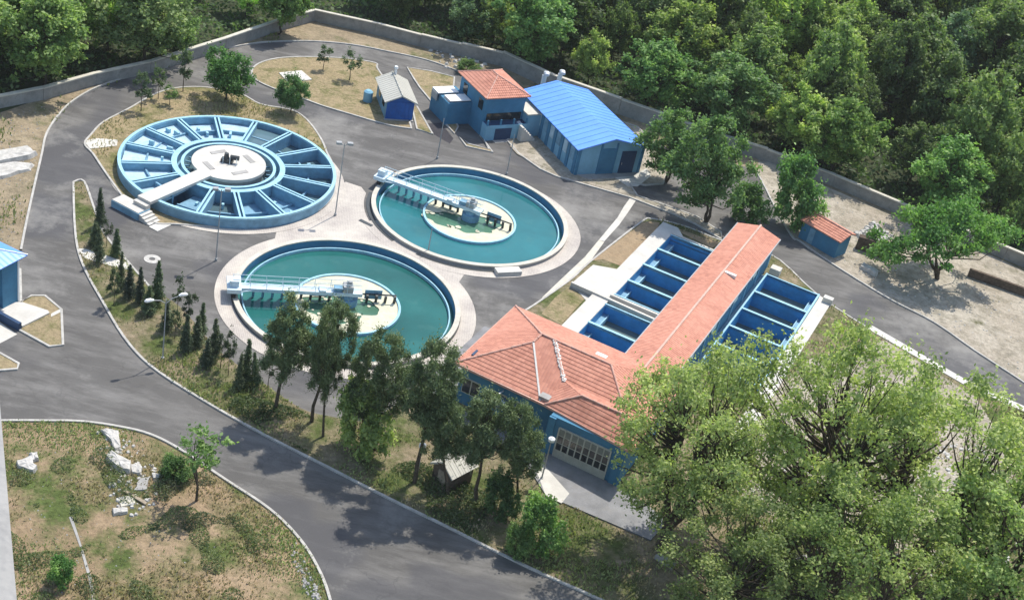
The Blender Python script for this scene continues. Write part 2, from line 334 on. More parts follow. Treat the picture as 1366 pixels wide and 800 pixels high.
# ring verge round the flocculation tank
island([(113, 193), (122, 180), (138, 164), (172, 146), (208, 126), (240, 118), (278, 118), (320, 126), (347, 140), (380, 146), (398, 152), (414, 166), (429, 188), (436, 205), (441, 214), (446, 226), (448, 240), (440, 268), (400, 292), (300, 303), (236, 300), (206, 298), (178, 281), (160, 258), (140, 230), (124, 206)], holes=[HOLES[0]])
island([(336, 96), (345, 86), (370, 79), (410, 77), (460, 79), (500, 85), (503, 92), (515, 110), (540, 150), (548, 170), (545, 172), (520, 168), (497, 162), (470, 154), (430, 142), (400, 131), (370, 121), (342, 108)], 'island')
island([(549, 142), (556, 143), (577, 180), (556, 173)], sm=False)
island([(543, 91), (575, 96), (606, 104), (604, 125), (600, 150), (611, 170), (606, 179), (596, 168), (580, 142), (560, 118), (552, 106)], sm=False)
island([(613, 184), (622, 196), (657, 204), (640, 181), (652, 200), (625, 193)], sm=False)
island([(676, 188), (692, 176), (704, 160), (740, 150), (790, 150), (850, 170), (885, 205), (893, 225), (884, 246), (860, 248), (838, 244), (850, 262), (880, 272), (930, 290), (962, 311), (962, 320), (928, 300), (900, 287), (840, 264), (780, 247), (742, 236), (720, 226), (706, 216), (692, 206)], 'sandyard', sm=False)
# gatehouse plot and the sliver beside it
island([(28, 404), (42, 395.5), (60, 395.5), (82, 414), (84, 461), (66, 463), (26, 441), (-10, 420), (-90, 380), (-90, 340), (0, 352), (27, 360)], sm=False)
island([(-40, 462), (0, 472), (25, 486), (23, 493), (-40, 498)], sm=False)
SOUTH = [(98, 244), (99, 290), (103, 330), (114, 362), (135, 400), (165, 450), (200, 488), (260, 528), (340, 574), (430, 620), (520, 666), (600, 705), (700, 755), (800, 800), (900, 848), (1100, 990)]
SOUTH2 = [(1700, 790), (1500, 622), (1366, 550), (1290, 515), (1160, 440), (1090, 394), (1040, 348), (1000, 330), (960, 321), (925, 307), (900, 299), (882, 295), (868, 293), (855, 297), (787, 350), (762, 373), (712, 408), (688, 425), (640, 480), (600, 500), (560, 512), (500, 560), (440, 556), (400, 545), (356, 515), (300, 476), (276, 452), (240, 410), (200, 384), (172, 352), (140, 314), (126, 280), (112, 243)]
sp = smooth_line(GL(SOUTH), 4) + GL(SOUTH2[:1]) + smooth_line(GL(SOUTH2[1:26]), 3) + smooth_line(GL(SOUTH2[26:]), 4)
sheet('verge', [sp] + HOLES[3:], .10, 'south', kind='structure', edge=0)
kerb(smooth_line(GL(SOUTH), 4)); kerb(smooth_line(GL(SOUTH2[28:] + SOUTH[:1]), 4)); kerb(smooth_line(GL(SOUTH2[1:21]), 3))
kerb(GL([(1160, 438), (1250, 490), (1290, 513), (1366, 547), (1450, 590)]), wd=1.0, z=.17, mat='white_concrete')
# surfaces laid on the verges
def pad(name, pts, z, mat, th=.1, kind='structure'):
    b = MB(); b.prism([Vector((p[0], p[1], 0)) for p in pts], z - th, z); return b.build(name, mat, None, kind=kind)
sheet('dirt_lot', [kb[::-1] + GL([(452, 1300), (-900, 1300), (-900, 600)])], .016, 'weeds', kind='structure')
sheet('yard', [kr[2:-1] + GL([(1480, 420), (1339, 348), (1197, 290), (1040, 222), (1012, 210)])], .02, 'sandyard', kind='structure')
fp = smooth_line(GL([(-400, 250), (-60, 170), (57, 131), (200, 96), (300, 64), (372, 36), (418, 24), (560, 58), (668, 82), (740, 116), (895, 170), (1020, 208), (1197, 280), (1339, 340), (1500, 412)]), 2)
sheet('forest_floor', [fp + [Vector((160, 120, 0)), Vector((700, 300, 0)), Vector((600, 880, 0)), Vector((-600, 880, 0)), Vector((-400, 200, 0))]], .03, 'forest_floor', kind='structure')
pad('sand_bed', GL([(865, 297), (880, 298), (876, 306), (828, 356), (803, 347), (789, 349), (855, 300)]), .125, 'sand', .03)
pad('sand_bed', GL([(890, 303), (905, 306), (958, 326), (950, 332)]), .125, 'sand', .03)
pad('sand_bed', GL([(740, 398), (757, 385), (782, 397), (748, 434), (722, 420)]), .125, 'island', .03)
pad('path', [Q(-1.75, 2.2), Q(.0, 2.2), Q(.0, -28.9), Q(-1.75, -28.9)], .60, 'white_concrete', .6)
pad('path', [Q(-4.2, -11.3), Q(-1.8, -10.2), Q(-1.8, -18.2), Q(-4.4, -16.3)], .16, 'white_concrete', .1)
pad('path', [Q(.0, 2.2), Q(.0, .35), Q(6.3, .35), Q(6.3, .6), Q(1.2, .7)], .62, 'white_concrete', .6)
pad('path', [Q(10.9, .35), Q(18.3, .35), Q(18.3, -30), Q(16.95, -30), Q(16.95, .1), Q(10.9, .1)], .3, 'white_concrete', .3)
#pad('path', [Q(10.9, 1.2), Q(11.0, .4), Q(20, .4), Q(21.5, -1.2), Q(24, -2.6), Q(24, -1.7), Q(20, .9), Q(15, 2.0)], .2, 'white_concrete', .2)
pad('path', [Q(-6.5, -41.5), Q(4.5, -41.5), Q(4.5, -43.4), Q(-7.5, -44)], .16, 'apron', .05)
pad('path', [Q(4.5, -41.3), Q(13.5, -42.3), Q(16.5, -43.2), Q(16.2, -46.2), Q(7.4, -46.8), Q(4.5, -44.4)], .22, 'apron', .12)
pad('path', [Q(4.6, -43.6), Q(5.4, -43.4), Q(8.8, -45.4), Q(8.8, -46.85), Q(7.4, -46.85)], .226, 'white_concrete', .05)
pad('path', [Q(-7.5, -29.0), Q(-5.0, -29.0), Q(-5.0, -41.4), Q(-7.5, -41.6)], .155, 'apron', .05)
pad('path', GL([(104, 333), (112, 333), (135, 340), (170, 352), (182, 362), (160, 359), (130, 351), (112, 345)]), .135, 'white_concrete', .03)
pad('path', GL([(0, 406), (30, 406), (64, 417), (66, 420), (30, 438), (0, 421), (-60, 400)], ), .25, 'white_concrete', .15)
pad('path', GL([(-60, 425), (0, 430), (23, 446), (0, 458), (-60, 470)]), .03, 'white_concrete', .03)
pad('path', GL([(68, 420), (81, 413), (82, 417), (68, 424)]), .125, 'white_concrete', .03)
pad('path', GL([(112, 190), (128, 186), (157, 188), (156, 196), (120, 200)]), .14, 'white_concrete', .05)
pad('path', GL([(372, 99), (402, 96), (416, 108), (400, 110), (384, 112)]), .20, 'white_concrete', .15)
pad('path', GL([(840, 265), (848, 268), (838, 283), (826, 300), (806, 322), (799, 320), (824, 290), (832, 276)]), .03, 'white_concrete', .02)
pad('path', GL([(799, 320), (806, 323), (790, 345), (762, 372), (736, 402), (716, 410), (724, 396), (748, 373), (780, 343)]), .032, 'cream', .02)
pad('path', GL([(820, 238), (843, 236), (862, 226), (868, 236), (850, 250), (836, 249)]), .13, 'white_concrete', .05)
pad('path', GL([(690, 207), (680, 196), (700, 186), (760, 232), (840, 258), (838, 262), (770, 242), (720, 222)]), .125, 'sandyard', .02)
pad('path', GL([(576, 178), (571, 165), (588, 164), (605, 185), (600, 192)]), .016, 'asphalt_new', .01)

pad('dirt_clearing', GL([(985, 560), (1080, 480), (1180, 455), (1300, 530), (1345, 600), (1366, 680), (1240, 740), (1080, 720), (980, 660)]), .13, 'sandyard', .03)
# paving between and round the tanks
mid = circ(CF, RF + .45, 14, math.radians(14), math.radians(-54)) + circ(CB, RC + 1.2, 14, math.radians(142), math.radians(37)) + GL([(607, 384), (620, 365)]) + circ(CA, RC + 1.2, 20, math.radians(-85), math.radians(-185)) + GL([(482, 250), (461, 243)])
sheet('paving', [mid], .04, 'paver', kind='structure', edge=0)
for c, r0, r1, z, a0, a1 in ((CF, RF + .1, RF + 1.0, .07, 0, 2 * PI), (CB, RC + .55, RC + 2.0, .055, 0, 2 * PI)):
    b = MB(); b.ring(c, r0, r1, 0, z, 96, a0, a1); b.build('paving', 'paver', None, kind='structure')

rp = [math.radians(a) for a in range(-150, 81, 5)]; b = MB()
for a0, a1 in zip(rp[:-1], rp[1:]):
    R_ = lambda a: RC + (1.9 if a < 0 else 1.9 - 1.25 * (a / math.radians(80)) ** 1.2)
    P_ = lambda q, a, z: (CA.x + q * math.cos(a), CA.y + q * math.sin(a), z)
    b.face([P_(RC + .4, a0, .062), P_(R_(a0), a0, .062), P_(R_(a1), a1, .062), P_(RC + .4, a1, .062)]); b.face([P_(R_(a0), a0, 0), P_(R_(a1), a1, 0), P_(R_(a1), a1, .062), P_(R_(a0), a0, .062)])
b.build('paving', 'paver', None, kind='structure')
# ------------------------------------------------------------------ flocculation tank
def flocculator():
    t = thing('flocculation_tank', 'round blue open tank divided by radial walls around a pale central platform', 'water tank', CF)
    b = MB(); b.ring(CF, RF - .35, RF, 0, 1.0, 128, outer=True, inner=False); b.ring(CF, RF - .36, RF - .35, -2.4, 1.0, 128, outer=False); b.build('outer_wall', 'blue_mid', t)
    b = MB(); b.ring(CF, RF - .32, RF, 1.0, 1.2, 128); b.build('rim', 'blue_rim', t)
    b = MB(); b.ring(CF, 0, RF - .3, -2.5, -2.3, 64, inner=False, outer=False); b.build('floor', 'blue_pale', t)
    b = MB(); b.ring(CF, 5.25, 5.7, -2.4, 1.05, 96); b.build('inner_ring_wall', 'blue_mid', t)
    b = MB(); b.ring(CF, 5.2, 5.75, 1.05, 1.15, 96); b.build('inner_ring_rim', 'blue_rim', t)
    b = MB(); b.ring(CF, 4.55, 4.75, -2.4, 1.05, 96); b.ring(CF, 4.5, 4.8, 1.05, 1.12, 96); b.build('channel_wall', 'blue_rim', t)
    b = MB(); b.ring(CF, 4.75, 5.25, -.2, .1, 96); b.build('ring_channel', 'blue_mid', t)
    b = MB(); b.ring(CF, 0, 3.75, 1.05, 1.38, 96, inner=False); b.build('platform', 'white_concrete', t)
    b = MB(); b.ring(CF, 0, 3.5, -2.4, 1.05, 48); b.build('platform_core', 'concrete', t)
    b = MB(); b.ring(CF, 3.5, 4.55, -2.4, -.55, 64, inner=False, outer=False); b.build('water', 'water_f', t)
    rnd = random.Random(4)
    for k in range(16):
        th = math.radians(1.2 + 22.5 * k); d = Vector((math.cos(th), math.sin(th), 0)); n = Vector((-d.y, d.x, 0))
        if k == 11: continue
        p = MB()
        for s_ in (-.2, .2): p.beam(CF + d * 5.72 + n * s_ + Vector((0, 0, 1.13)), CF + d * (RF - .36) + n * s_ + Vector((0, 0, 1.13)), .15, 3.5)
        rw = p.build('radial_wall', 'blue_mid', t)
        p = MB(); 
        for s_ in (-.2, .2): p.beam(CF + d * 5.7 + n * s_ + Vector((0, 0, 1.17)), CF + d * (RF - .36) + n * s_ + Vector((0, 0, 1.17)), .19, .04)
        p.build('wall_cap', 'blue_rim', rw)
        p = MB(); p.beam(CF + d * 5.72 + Vector((0, 0, .82)), CF + d * (RF - .36) + Vector((0, 0, .82)), .25, .1); p.build('trough', 'blue_mid', rw)
    for k in range(16):
        th = math.radians(1.2 + 22.5 * (k + .5)); d = Vector((math.cos(th), math.sin(th), 0)); n = Vector((-d.y, d.x, 0))
        # mid baffle across the bay, a sloping launder floor and small fittings
        R_ = 8.2; hw = R_ * math.tan(math.radians(11.25)) - .28
        p = MB(); z = rnd.choice((.75, .6, .85)) if 3 <= k <= 10 else rnd.choice((.1, -.1, .4)); p.beam(CF + d * R_ - n * hw + Vector((0, 0, z)), CF + d * R_ + n * hw + Vector((0, 0, z)), .18, 1.6); p.build('baffle', 'blue_mid', t)
        w0 = 5.75 * math.tan(math.radians(11.25)) - .3; w1 = 10.6 * math.tan(math.radians(11.25)) - .3; zz = (.55 if 3 <= k <= 10 else -.05) - .3 * rnd.random()
        p = MB(); q = [CF + d * 5.75 - n * w0, CF + d * 10.55 - n * w1, CF + d * 10.55 + n * w1, CF + d * 5.75 + n * w0]; p.face([(v.x, v.y, zz) for v in q])
        if k in (4, 5, 6, 7, 8, 9): p.build('bay_floor', 'blue_pale', t)
        elif k in (0, 15, 3): p.build('bay_water', 'water_f', t)
        else: p.build('bay_floor', rnd.choice(('blue_pale', 'blue_mid', 'water_f')), t)
        for j in range(2):
            if rnd.random() < .6:
                c = CF + d * (6.6 + 3 * rnd.random()) + n * (rnd.random() - .5) * .8; p = MB(); p.box(c, d, n, .1 + .3 * rnd.random(), .12, zz, zz + .2 + .35 * rnd.random()); p.build('bay_post', 'blue_rim', t)
    for k in range(30):
        th = 2 * PI * k / 30; d = Vector((math.cos(th), math.sin(th), 0)); p = MB(); p.beam(CF + d * 3.85 + Vector((0, 0, .5)), CF + d * 4.5 + Vector((0, 0, .5)), .12, .15); p.build('channel_strut', 'blue_mid', t)
    for k in range(4):
        th = math.radians(45 + 90 * k); c = CF + Vector((math.cos(th), math.sin(th), 0)) * 2.3; u = Vector((-math.sin(th), math.cos(th), 0)); v = Vector((math.cos(th), math.sin(th), 0))
        p = MB(); p.box(c, u, v, .85, .28, 1.38, 1.42); p.build('floor_grate', 'concrete', t)
    # walkway from the south-west with its landing and stair
    th = math.radians(-115); d = Vector((math.cos(th), math.sin(th), 0)); n = Vector((-d.y, d.x, 0))
    p = MB(); p.beam(CF + d * 3.5 + Vector((0, 0, 1.44)), CF + d * (RF + 1.0) + Vector((0, 0, 1.44)), 1.65, .3); p.build('walkway', 'white_concrete', t)
    e = CF + d * (RF + 1.9)
    p = MB(); p.box(e - n * .9 - d * .1, d, n, .75, 1.7, 0, .8); p.build('landing', ['white_concrete'], t)
    p = MB(); p.beam(CF + d * (RF + 1.0) + Vector((0, 0, 1.16)), CF + d * (RF + 1.55) + Vector((0, 0, 1.16)), 1.65, 1.1); p.build('step', 'white_concrete', t)
    p = MB(); p.box(e - n * .9 + d * .69, d, n, .04, 1.72, 0, .72); p.box(e + n * .84 - d * .1, d, n, .75, .04, 0, .72); p.build('landing_wall', 'blue_mid', t)
    for k in range(4):
        p = MB(); p.box(e + n * (1.06 + .34 * k) - d * .1, d, n, .72, .17, 0, .8 - .17 * (k + 1)); p.build('step', 'white_concrete', t)
    p = MB(); p.box(e + n * 2.9 - d * .1, d, n, .9, .55, 0, .08); p.box(e + n * 2.4 - d * .6, d, n, .5, 1.0, 0, .09); p.build('landing_pad', 'white_concrete', t)
    # drive on the platform
    p = MB(); p.box(CF + Vector((-.2, 0, 0)), Vector((1, 0, 0)), Vector((0, 1, 0)), .6, .35, 1.38, 1.75); p.tube([CF + Vector((-.3, 0, 1.7)), CF + Vector((-.3, 0, 2.35))], [.3, .22], 10); p.tube([CF + Vector((.1, 0, 2.0)), CF + Vector((1.0, .1, 2.0))], [.26, .26], 10); p.build('gear_drive', 'metal_dark', t)
    for k in range(3):
        p = MB(); p.tube([CF + Vector((.9 - .7 * k, -.5, 1.38)), CF + Vector((.9 - .7 * k, -.5, 2.2))], .03, 5); p.build('guard_post', 'metal_white', t)
flocculator()

# ------------------------------------------------------------------ clarifiers
def clarifier(C, label, water_mat, car_px, seedv, shade):
    t = thing('clarifier_tank', label, 'water tank', C); WZ = -.42
    b = MB(); b.ring(C, RC, RC + .12, -3, .34, 128, outer=False); b.build('tank_wall', 'blue_wall', t)  # darker blue puts the inner wall's shade into its colour
    b = MB(); b.ring(C, RC, RC + .48, .36, .48, 128); b.build('coping', 'cream', t)
    b = MB(); b.ring(C, RC + .12, RC + .42, 0, .36, 128, inner=False); b.build('coping_wall', 'concrete', t)
    b = MB(); b.ring(C, 0, RC + .02, WZ - .2, WZ, 96, inner=False, outer=False); b.build('water', water_mat, t)
    b = MB(); b.ring(C, RC - .52, RC - .4, WZ - .3, WZ + .3, 128); b.build('weir_launder', 'blue_rim', t)
    RI = 4.95
    b = MB(); b.ring(C, RI - .22, RI, WZ - .5, WZ + .28, 96); b.build('stilling_ring', 'blue_rim', t)
    b = MB(); b.ring(C, 0, RI - .2, WZ - .2, WZ + .06, 64, inner=False, outer=False); b.build('inner_water', 'water_green', t)
    rnd = random.Random(seedv)
    # crust of scum with an irregular open patch
    ph = [rnd.random() * 6 for _ in range(6)]
    def rr(a): return 2.75 + .5 * math.sin(2 * a + ph[0]) + .35 * math.sin(3 * a + ph[1]) + .18 * math.sin(7 * a + ph[2]) + .1 * math.sin(13 * a + ph[3])
    hole = [C + Vector((-.5, -1.0, 0)) + Vector((math.cos(a) * 1.25, math.sin(a) * .75, 0)) * rr(a) for a in [2 * PI * k / 72 for k in range(72)]]
    sheet('scum_crust', [circ(C, RI - .23, 72), hole], WZ + .14, 'foam', t)
    for k in range(14):
        a = rnd.random() * 6.28; c = C + Vector((-.5, -1.0, 0)) + Vector((math.cos(a) * 1.2, math.sin(a) * .7, 0)) * (rr(a) - .1 - .6 * rnd.random()); r = .1 + .25 * rnd.random()
        sheet('scum_flake', [[c + Vector((math.cos(x) * r * (.7 + .5 * rnd.random()), math.sin(x) * r * (.6 + .5 * rnd.random()), 0)) for x in [j * .785 for j in range(8)]]], WZ + .11, 'foam', t)
    b = MB(); b.ring(C, 0, .55, WZ - .5, .75, 24, inner=False); b.build('centre_column', 'blue_mid', t)
    # half bridge with drive carriage riding on the coping
    g = G(car_px[0], car_px[1], 1.1); d = (g - C); d.z = 0; d.normalize(); n = Vector((-d.y, d.x, 0)); up = Vector((0, 0, 1))
    br = thing('scraper_bridge', label_bridge[seedv], 'bridge', C + Vector((0, 0, .48)))
    b = MB(); b.beam(C + d * (RC + .45) + up * 1.1, C - d * 1.2 + up * 1.1, .75, .1); b.build('deck', 'metal_white', br)
    for s_ in (-.42, .42):
        b = MB(); b.beam(C + d * (RC + .4) + n * s_ + up * 1.14, C - d * 1.2 + n * s_ + up * 1.14, .09, .34); b.build('side_beam', 'metal_white', br)
        b = MB()
        b.tube([C + d * (RC + .5) + n * s_ + up * 2.0, C - d * 1.1 + n * s_ + up * 2.0], .03, 5); b.tube([C + d * (RC + .5) + n * s_ + up * 1.6, C - d * 1.1 + n * s_ + up * 1.6], .022, 5)
        k = RC + .4
        while k > -1.2: b.tube([C + d * k + n * s_ + up * 1.1, C + d * k + n * s_ + up * 2.0], .028, 5); k -= 1.45
        b.build('handrail', 'metal_white', br)
    e = C + d * (RC + .35)
    b = MB(); b.box(e, d, n, .62, 1.15, .95, 1.35); b.build('carriage', 'metal_white', br)
    b = MB(); b.box(e + n * .3, d, n, .4, .4, 1.35, 1.95); b.build('motor_housing', 'metal_white', br)
    b = MB(); b.box(e - n * .2 + d * .1, d, n, .35, .75, .62, .95); b.build('drive_gear', 'dark_blue', br)
    for s_ in (-1.0, 1.0):
        b = MB(); b.tube([e + n * s_ - d * .16 + up * .72, e + n * s_ + d * .16 + up * .72], .24, 14); b.build('wheel', 'rubber', br)
    for s_ in (-.5, .5):
        b = MB(); b.beam(e - d * .6 + n * s_ * 1.5 + up * .95, e - d * 1.9 + n * s_ * .8 + up * 1.0, .09, .09); b.build('brace', 'metal_white', br)
    k = -4.3; rg = MB()
    while k < RC - .7:                                   # skimmer hangers under and beyond the deck
        if not (-1.0 < k < 1.0):
            m_ = 'metal_dark' if abs(k) < 4.6 else 'blue_mid'
            b = MB(); b.beam(C + d * k - n * .35 + up * (1.0 if k > -1.2 else .55), C + d * k - n * .55 + up * (WZ + .1), .2, .22, d); b.build('skimmer_hanger', m_, br)
        k += .86
    b = MB(); b.beam(C + d * 4.6 - n * .5 + up * .62, C - d * 4.5 - n * .5 + up * .62, .1, .12); b.build('skimmer_rail', 'metal_dark', br)
    for q in (-2.4, 2.6):
        b = MB(); b.beam(C + d * (q + .8) - n * .62 + up * .95, C + d * (q - .8) - n * .62 + up * .95, .06, .95); b.build('scum_baffle', 'blue_mid', br)
    b = MB(); b.ring(C - n * .2, .0, .95, WZ, .35, 20, inner=False); b.build('inlet_drum', 'blue_mid', br)
    b = MB(); b.box(C + d * 1.0, d, n, .38, .3, 1.14, 1.55); b.build('gear_drive', 'blue_mid', br)
    b = MB(); b.box(C + d * .1 - n * .1, d, n, .45, .5, 1.14, 1.75); b.tube([C + up * 1.7, C + up * 2.2], [.3, .2], 10); b.build('motor', 'steel', br)
    b = MB(); b.box(C + d * 2.4, d, n, .3, .45, 1.14, 1.3); b.build('control_box', 'metal_white', br)
    return t
label_bridge = {1: 'pale steel walkway with handrails across the upper right round basin, running down to its centre', 2: 'pale steel walkway with handrails lying level across the lower left round basin behind the pines'}
clarifier(CA, 'upper right of the two round teal settling basins, full of blue green water', 'water_a', (510, 234), 1, 0)
clarifier(CB, 'lower left of the two round teal settling basins, partly hidden behind pine tops', 'water_b', (322, 381), 2, 0)
# coping wall's shade painted as dark strips, and a slab, at the upper basin
b = MB(); b.ring(CA, RC + .6, RC + .95, .07, .085, 60, math.radians(178), math.radians(232)); b.build('gutter_or_shade_strip', 'metal_dark', None, kind='structure')
b = MB(); b.ring(CA, RC + .6, RC + .9, .07, .085, 60, math.radians(248), math.radians(306)); b.build('gutter_or_shade_strip', 'metal_dark', None, kind='structure')
b = MB(); p = CA + Vector((math.cos(math.radians(-62)), math.sin(math.radians(-62)), 0)) * (RC + 1.1); b.box(p, Vector((.88, .47, 0)), Vector((-.47, .88, 0)), 1.3, .5, .05, .5); b.build('step_block', 'white_concrete', None, 'white concrete step block on the near right rim of the upper round basin', 'step')

# ------------------------------------------------------------------ roofs with real tile courses
def clip_poly(P, f):
    out = []
    for i in range(len(P)):
        a, b = P[i], P[(i + 1) % len(P)]; fa, fb = f(a), f(b)
        if fa >= 0: out.append(a)
        if (fa >= 0) != (fb >= 0): t = fa / (fa - fb); out.append(a.lerp(b, t))
    return out
def roof_slope(parent, pts, mat='tile', course=.38, rise=.04, ridge_mat=None):
    pts = [Vector(p) for p in pts]; n = Vector((0, 0, 0))
    for i in range(len(pts)): n += pts[i].cross(pts[(i + 1) % len(pts)])
    n.normalize()
    if n.z < 0: n = -n; pts = pts[::-1]
    h = Vector((0, 0, 1)).cross(n)
    h = h.normalized() if h.length > 1e-3 else Vector((1, 0, 0)); u = n.cross(h); o = min(pts, key=lambda p: p.dot(u))
    uvf = lambda p: ((p - o).dot(h), (p - o).dot(u))
    b = MB(); lo = [p - n * .12 for p in pts]; b.face(pts, [uvf(p) for p in pts]); b.face(lo[::-1])
    for i in range(len(pts)): j = (i + 1) % len(pts); b.face([lo[i], lo[j], pts[j], pts[i]])
    s = b.build('roof_slope', mat if course else mat, parent)
    if course:
        b = MB(); L = max((p - o).dot(u) for p in pts); k = 0; cen = sum(pts, Vector()) / len(pts)
        while k * course < L:
            y0, y1 = k * course, min((k + 1) * course, L)
            P = clip_poly(clip_poly(pts, lambda p: (p - o).dot(u) - y0), lambda p: y1 - (p - o).dot(u))
            if len(P) >= 3:
                top = [p + n * (.012 + rise * (1 - ((p - o).dot(u) - y0) / course)) for p in P]; b.face(top, [uvf(p) for p in P])
                for i in range(len(P)):
                    j = (i + 1) % len(P); b.face([P[i], P[j], top[j], top[i]], [uvf(P[i]), uvf(P[j]), uvf(P[j]), uvf(P[i])])
            k += 1
        b.build('tile_courses', mat, s, kind='stuff')
    return s
def ridge_cap(parent, a, b_, r=.14, mat='ridge'):
    a, b_ = Vector(a), Vector(b_); n = max(2, int((b_ - a).length / .9)); m_ = MB()
    for k in range(n):
        p = a.lerp(b_, k / n); q = a.lerp(b_, (k + .97) / n); m_.tube([p + Vector((0, 0, .04)), q + Vector((0, 0, .02))], [r * 1.08, r * .9], 8)
    m_.build('ridge_cap', mat, parent)
def gable_or_wall(mb, a, b_, z0, z1, th=.18):
    """upright wall slab from a to b"""
    d = (b_ - a); d.z = 0; L = d.length; d.normalize(); n = Vector((-d.y, d.x, 0)); mb.prism([a, b_, b_ + n * th, a + n * th], z0, z1, True)

# ------------------------------------------------------------------ filter gallery and its basins
def filter_gallery():
    t = thing('filter_gallery', 'long narrow building with a salmon tiled gable roof between the two rows of blue basins', 'building', Q(8.55, -14, 0))
    EZ, RZ = 3.95, 4.6
    for nm, a, c in (('wall', 6.55, 6.8), ('wall', 10.3, 10.55)):
        b = MB(); b.prism([Q(a, 1.5), Q(c, 1.5), Q(c, -29.9), Q(a, -29.9)], 0, EZ - .12); b.build('wall', 'blue_wall', t)
    for yy in (1.5, -29.7):
        b = MB(); P = [Q(6.8, yy), Q(10.3, yy), Q(10.3, yy - .2), Q(6.8, yy - .2)]; b.prism(P, 0, EZ - .12)
        b.face([Q(6.8, yy, EZ - .12), Q(10.3, yy, EZ - .12), Q(8.55, yy, RZ - .1)]); b.face([Q(6.8, yy - .2, EZ - .12), Q(8.55, yy - .2, RZ - .1), Q(10.3, yy - .2, EZ - .12)]); b.build('end_wall', 'blue_light_wall', t)
    roof_slope(t, [Q(6.15, 1.9, EZ), Q(8.55, 1.9, RZ), Q(8.55, -31.6, RZ), Q(6.15, -31.6, EZ)], course=.38, rise=.014)
    roof_slope(t, [Q(10.95, 1.9, EZ), Q(8.55, 1.9, RZ), Q(8.55, -31.6, RZ), Q(10.95, -31.6, EZ)], course=.38, rise=.014)
    ridge_cap(t, Q(8.55, 1.9, RZ), Q(8.55, -31.6, RZ), .12, 'ridge_pale')
    for s_, x in ((-1, 6.12), (1, 10.98)):
        b = MB(); b.beam(Q(x, 1.9, EZ + .03), Q(x, -31.0, EZ + .03), .1, .16); b.build('gutter_or_shade_strip', 'steel', t)
    b = MB(); b.box(Q(9.15, -10.2), E1, E2, .18, .7, 4.3, 4.62); b.build('roof_patch', 'mortar_ridge', t)
    for y in (-1.0, -7.5, -14, -20.5):
        b = MB(); b.box(Q(10.75, y), E2, E1, .18, .1, 3.3, 3.5); b.build('wall_lamp', 'lamp_white', t)
        b = MB(); b.box(Q(10.565, y - 3), E2, E1, .03, .8, 1.8, 3.0); b.build('window', 'glass', t)
    for y in [1.2 - 4.2 * k for k in range(8)]:
        b = MB(); b.box(Q(10.6, y), E2, E1, .06, .18, .62, EZ - .14); b.build('pilaster', 'blue_light_wall', t)
filter_gallery()
def basin(a0, a1, b0, b1, mir, label, grp, z=.6, wt='water_basin', patch=False):
    """open rectangular basin; b0 > b1"""
    cx, cy = (a0 + a1) / 2, (b0 + b1) / 2
    t = thing('filter_basin', label, 'basin', Q(cx, cy, 0), grp); D = -2.3; th = .17
    b = MB()
    b.prism([Q(a0, b0), Q(a1, b0), Q(a1, b0 + .02), Q(a0, b0 + .02)], D, z); b.prism([Q(a0, b1), Q(a1, b1), Q(a1, b1 - .02), Q(a0, b1 - .02)], D, z)
    b.prism([Q(a0, b0), Q(a0, b1), Q(a0 - .02, b1), Q(a0 - .02, b0)], D, z); b.prism([Q(a1, b0), Q(a1, b1), Q(a1 + .02, b1), Q(a1 + .02, b0)], D, z); b.build('wall', 'blue_deep', t)
    b = MB(); b.face([Q(a0, b0, -1.05), Q(a0, b1, -1.05), Q(a1, b1, -1.05), Q(a1, b0, -1.05)]); b.build('sand_bed', wt, t)
    b = MB()
    for s_ in (0, 1):
        bb = b0 + .075 if s_ == 0 else b1 - .075
        b.beam(Q(a0 - .15, bb, z + .05), Q(a1 + .15, bb, z + .05), .15, .3)
    b.build('rim', 'blue_rim', t)
    x0 = a0 + .55 if mir < 0 else a1 - .55; x1 = a0 if mir < 0 else a1
    b = MB(); b.prism([Q(x0, b0 - .02), Q(x1, b0 - .02), Q(x1, b1 + .02), Q(x0, b1 + .02)], D, -.45); b.build('launder', 'blue_mid', t)
    b = MB(); xm = (x0 + .0); b.beam(Q(x0, b0 - .05, -.35), Q(x0, b1 + .05, -.35), .1, .5); b.build('launder_lip', 'blue_rim', t)
    if patch:
        b = MB(); b.prism([Q(a0 + 1.1, b1 + .35), Q(a1 - 1.5, b1 + .35), Q(a1 - 1.5, b1 + 1.2), Q(a0 + 1.1, b1 + 1.2)], D, -.97); b.build('sand_heap', 'concrete', t)
nm_l = ['farthest basin', 'second basin from the far end', 'third basin from the far end', 'fourth basin from the far end', 'fifth basin, just past the concrete walkway', 'nearest basin beside the hall roof']
for k, (b0, b1) in enumerate(BAS_L):
    basin(.08, 6.45, b0, b1, -1, 'open blue rectangular basin left of the long roof, ' + nm_l[k], 'blue filter basins', patch=(k == 4))
nm_r = ['farthest, beside the road', 'second from the road', 'third from the road', 'fourth from the road', 'mostly under the tree crown']
for k, (b0, b1) in enumerate(BAS_R):
    basin(11.15, 16.75, b0, b1, 1, 'open blue rectangular basin right of the long roof, ' + nm_r[k], 'blue filter basins')
b = MB()
for x in (11.06, 16.84): b.beam(Q(x, .1, .66), Q(x, -20.9, .66), .17, .66)
b.build('basin_edge', 'blue_rim', None, 'light blue painted rims running along both ends of the right hand basins', 'rim')
b = MB(); b.prism([Q(10.57, 0), Q(10.97, 0), Q(10.97, -21), Q(10.57, -21)], -.2, .3); b.build('path', 'blue_mid', None, kind='structure')
b = MB(); b.beam(Q(-.2, -16.35, .85), Q(6.4, -16.35, .85), .28, .85); b.beam(Q(-4.2, -16.9, .75), Q(6.4, -17.45, .85), .28, .75); b.build('channel_wall', 'white_concrete', None, 'pale low concrete channel crossing between the fourth and fifth blue basins', 'wall')
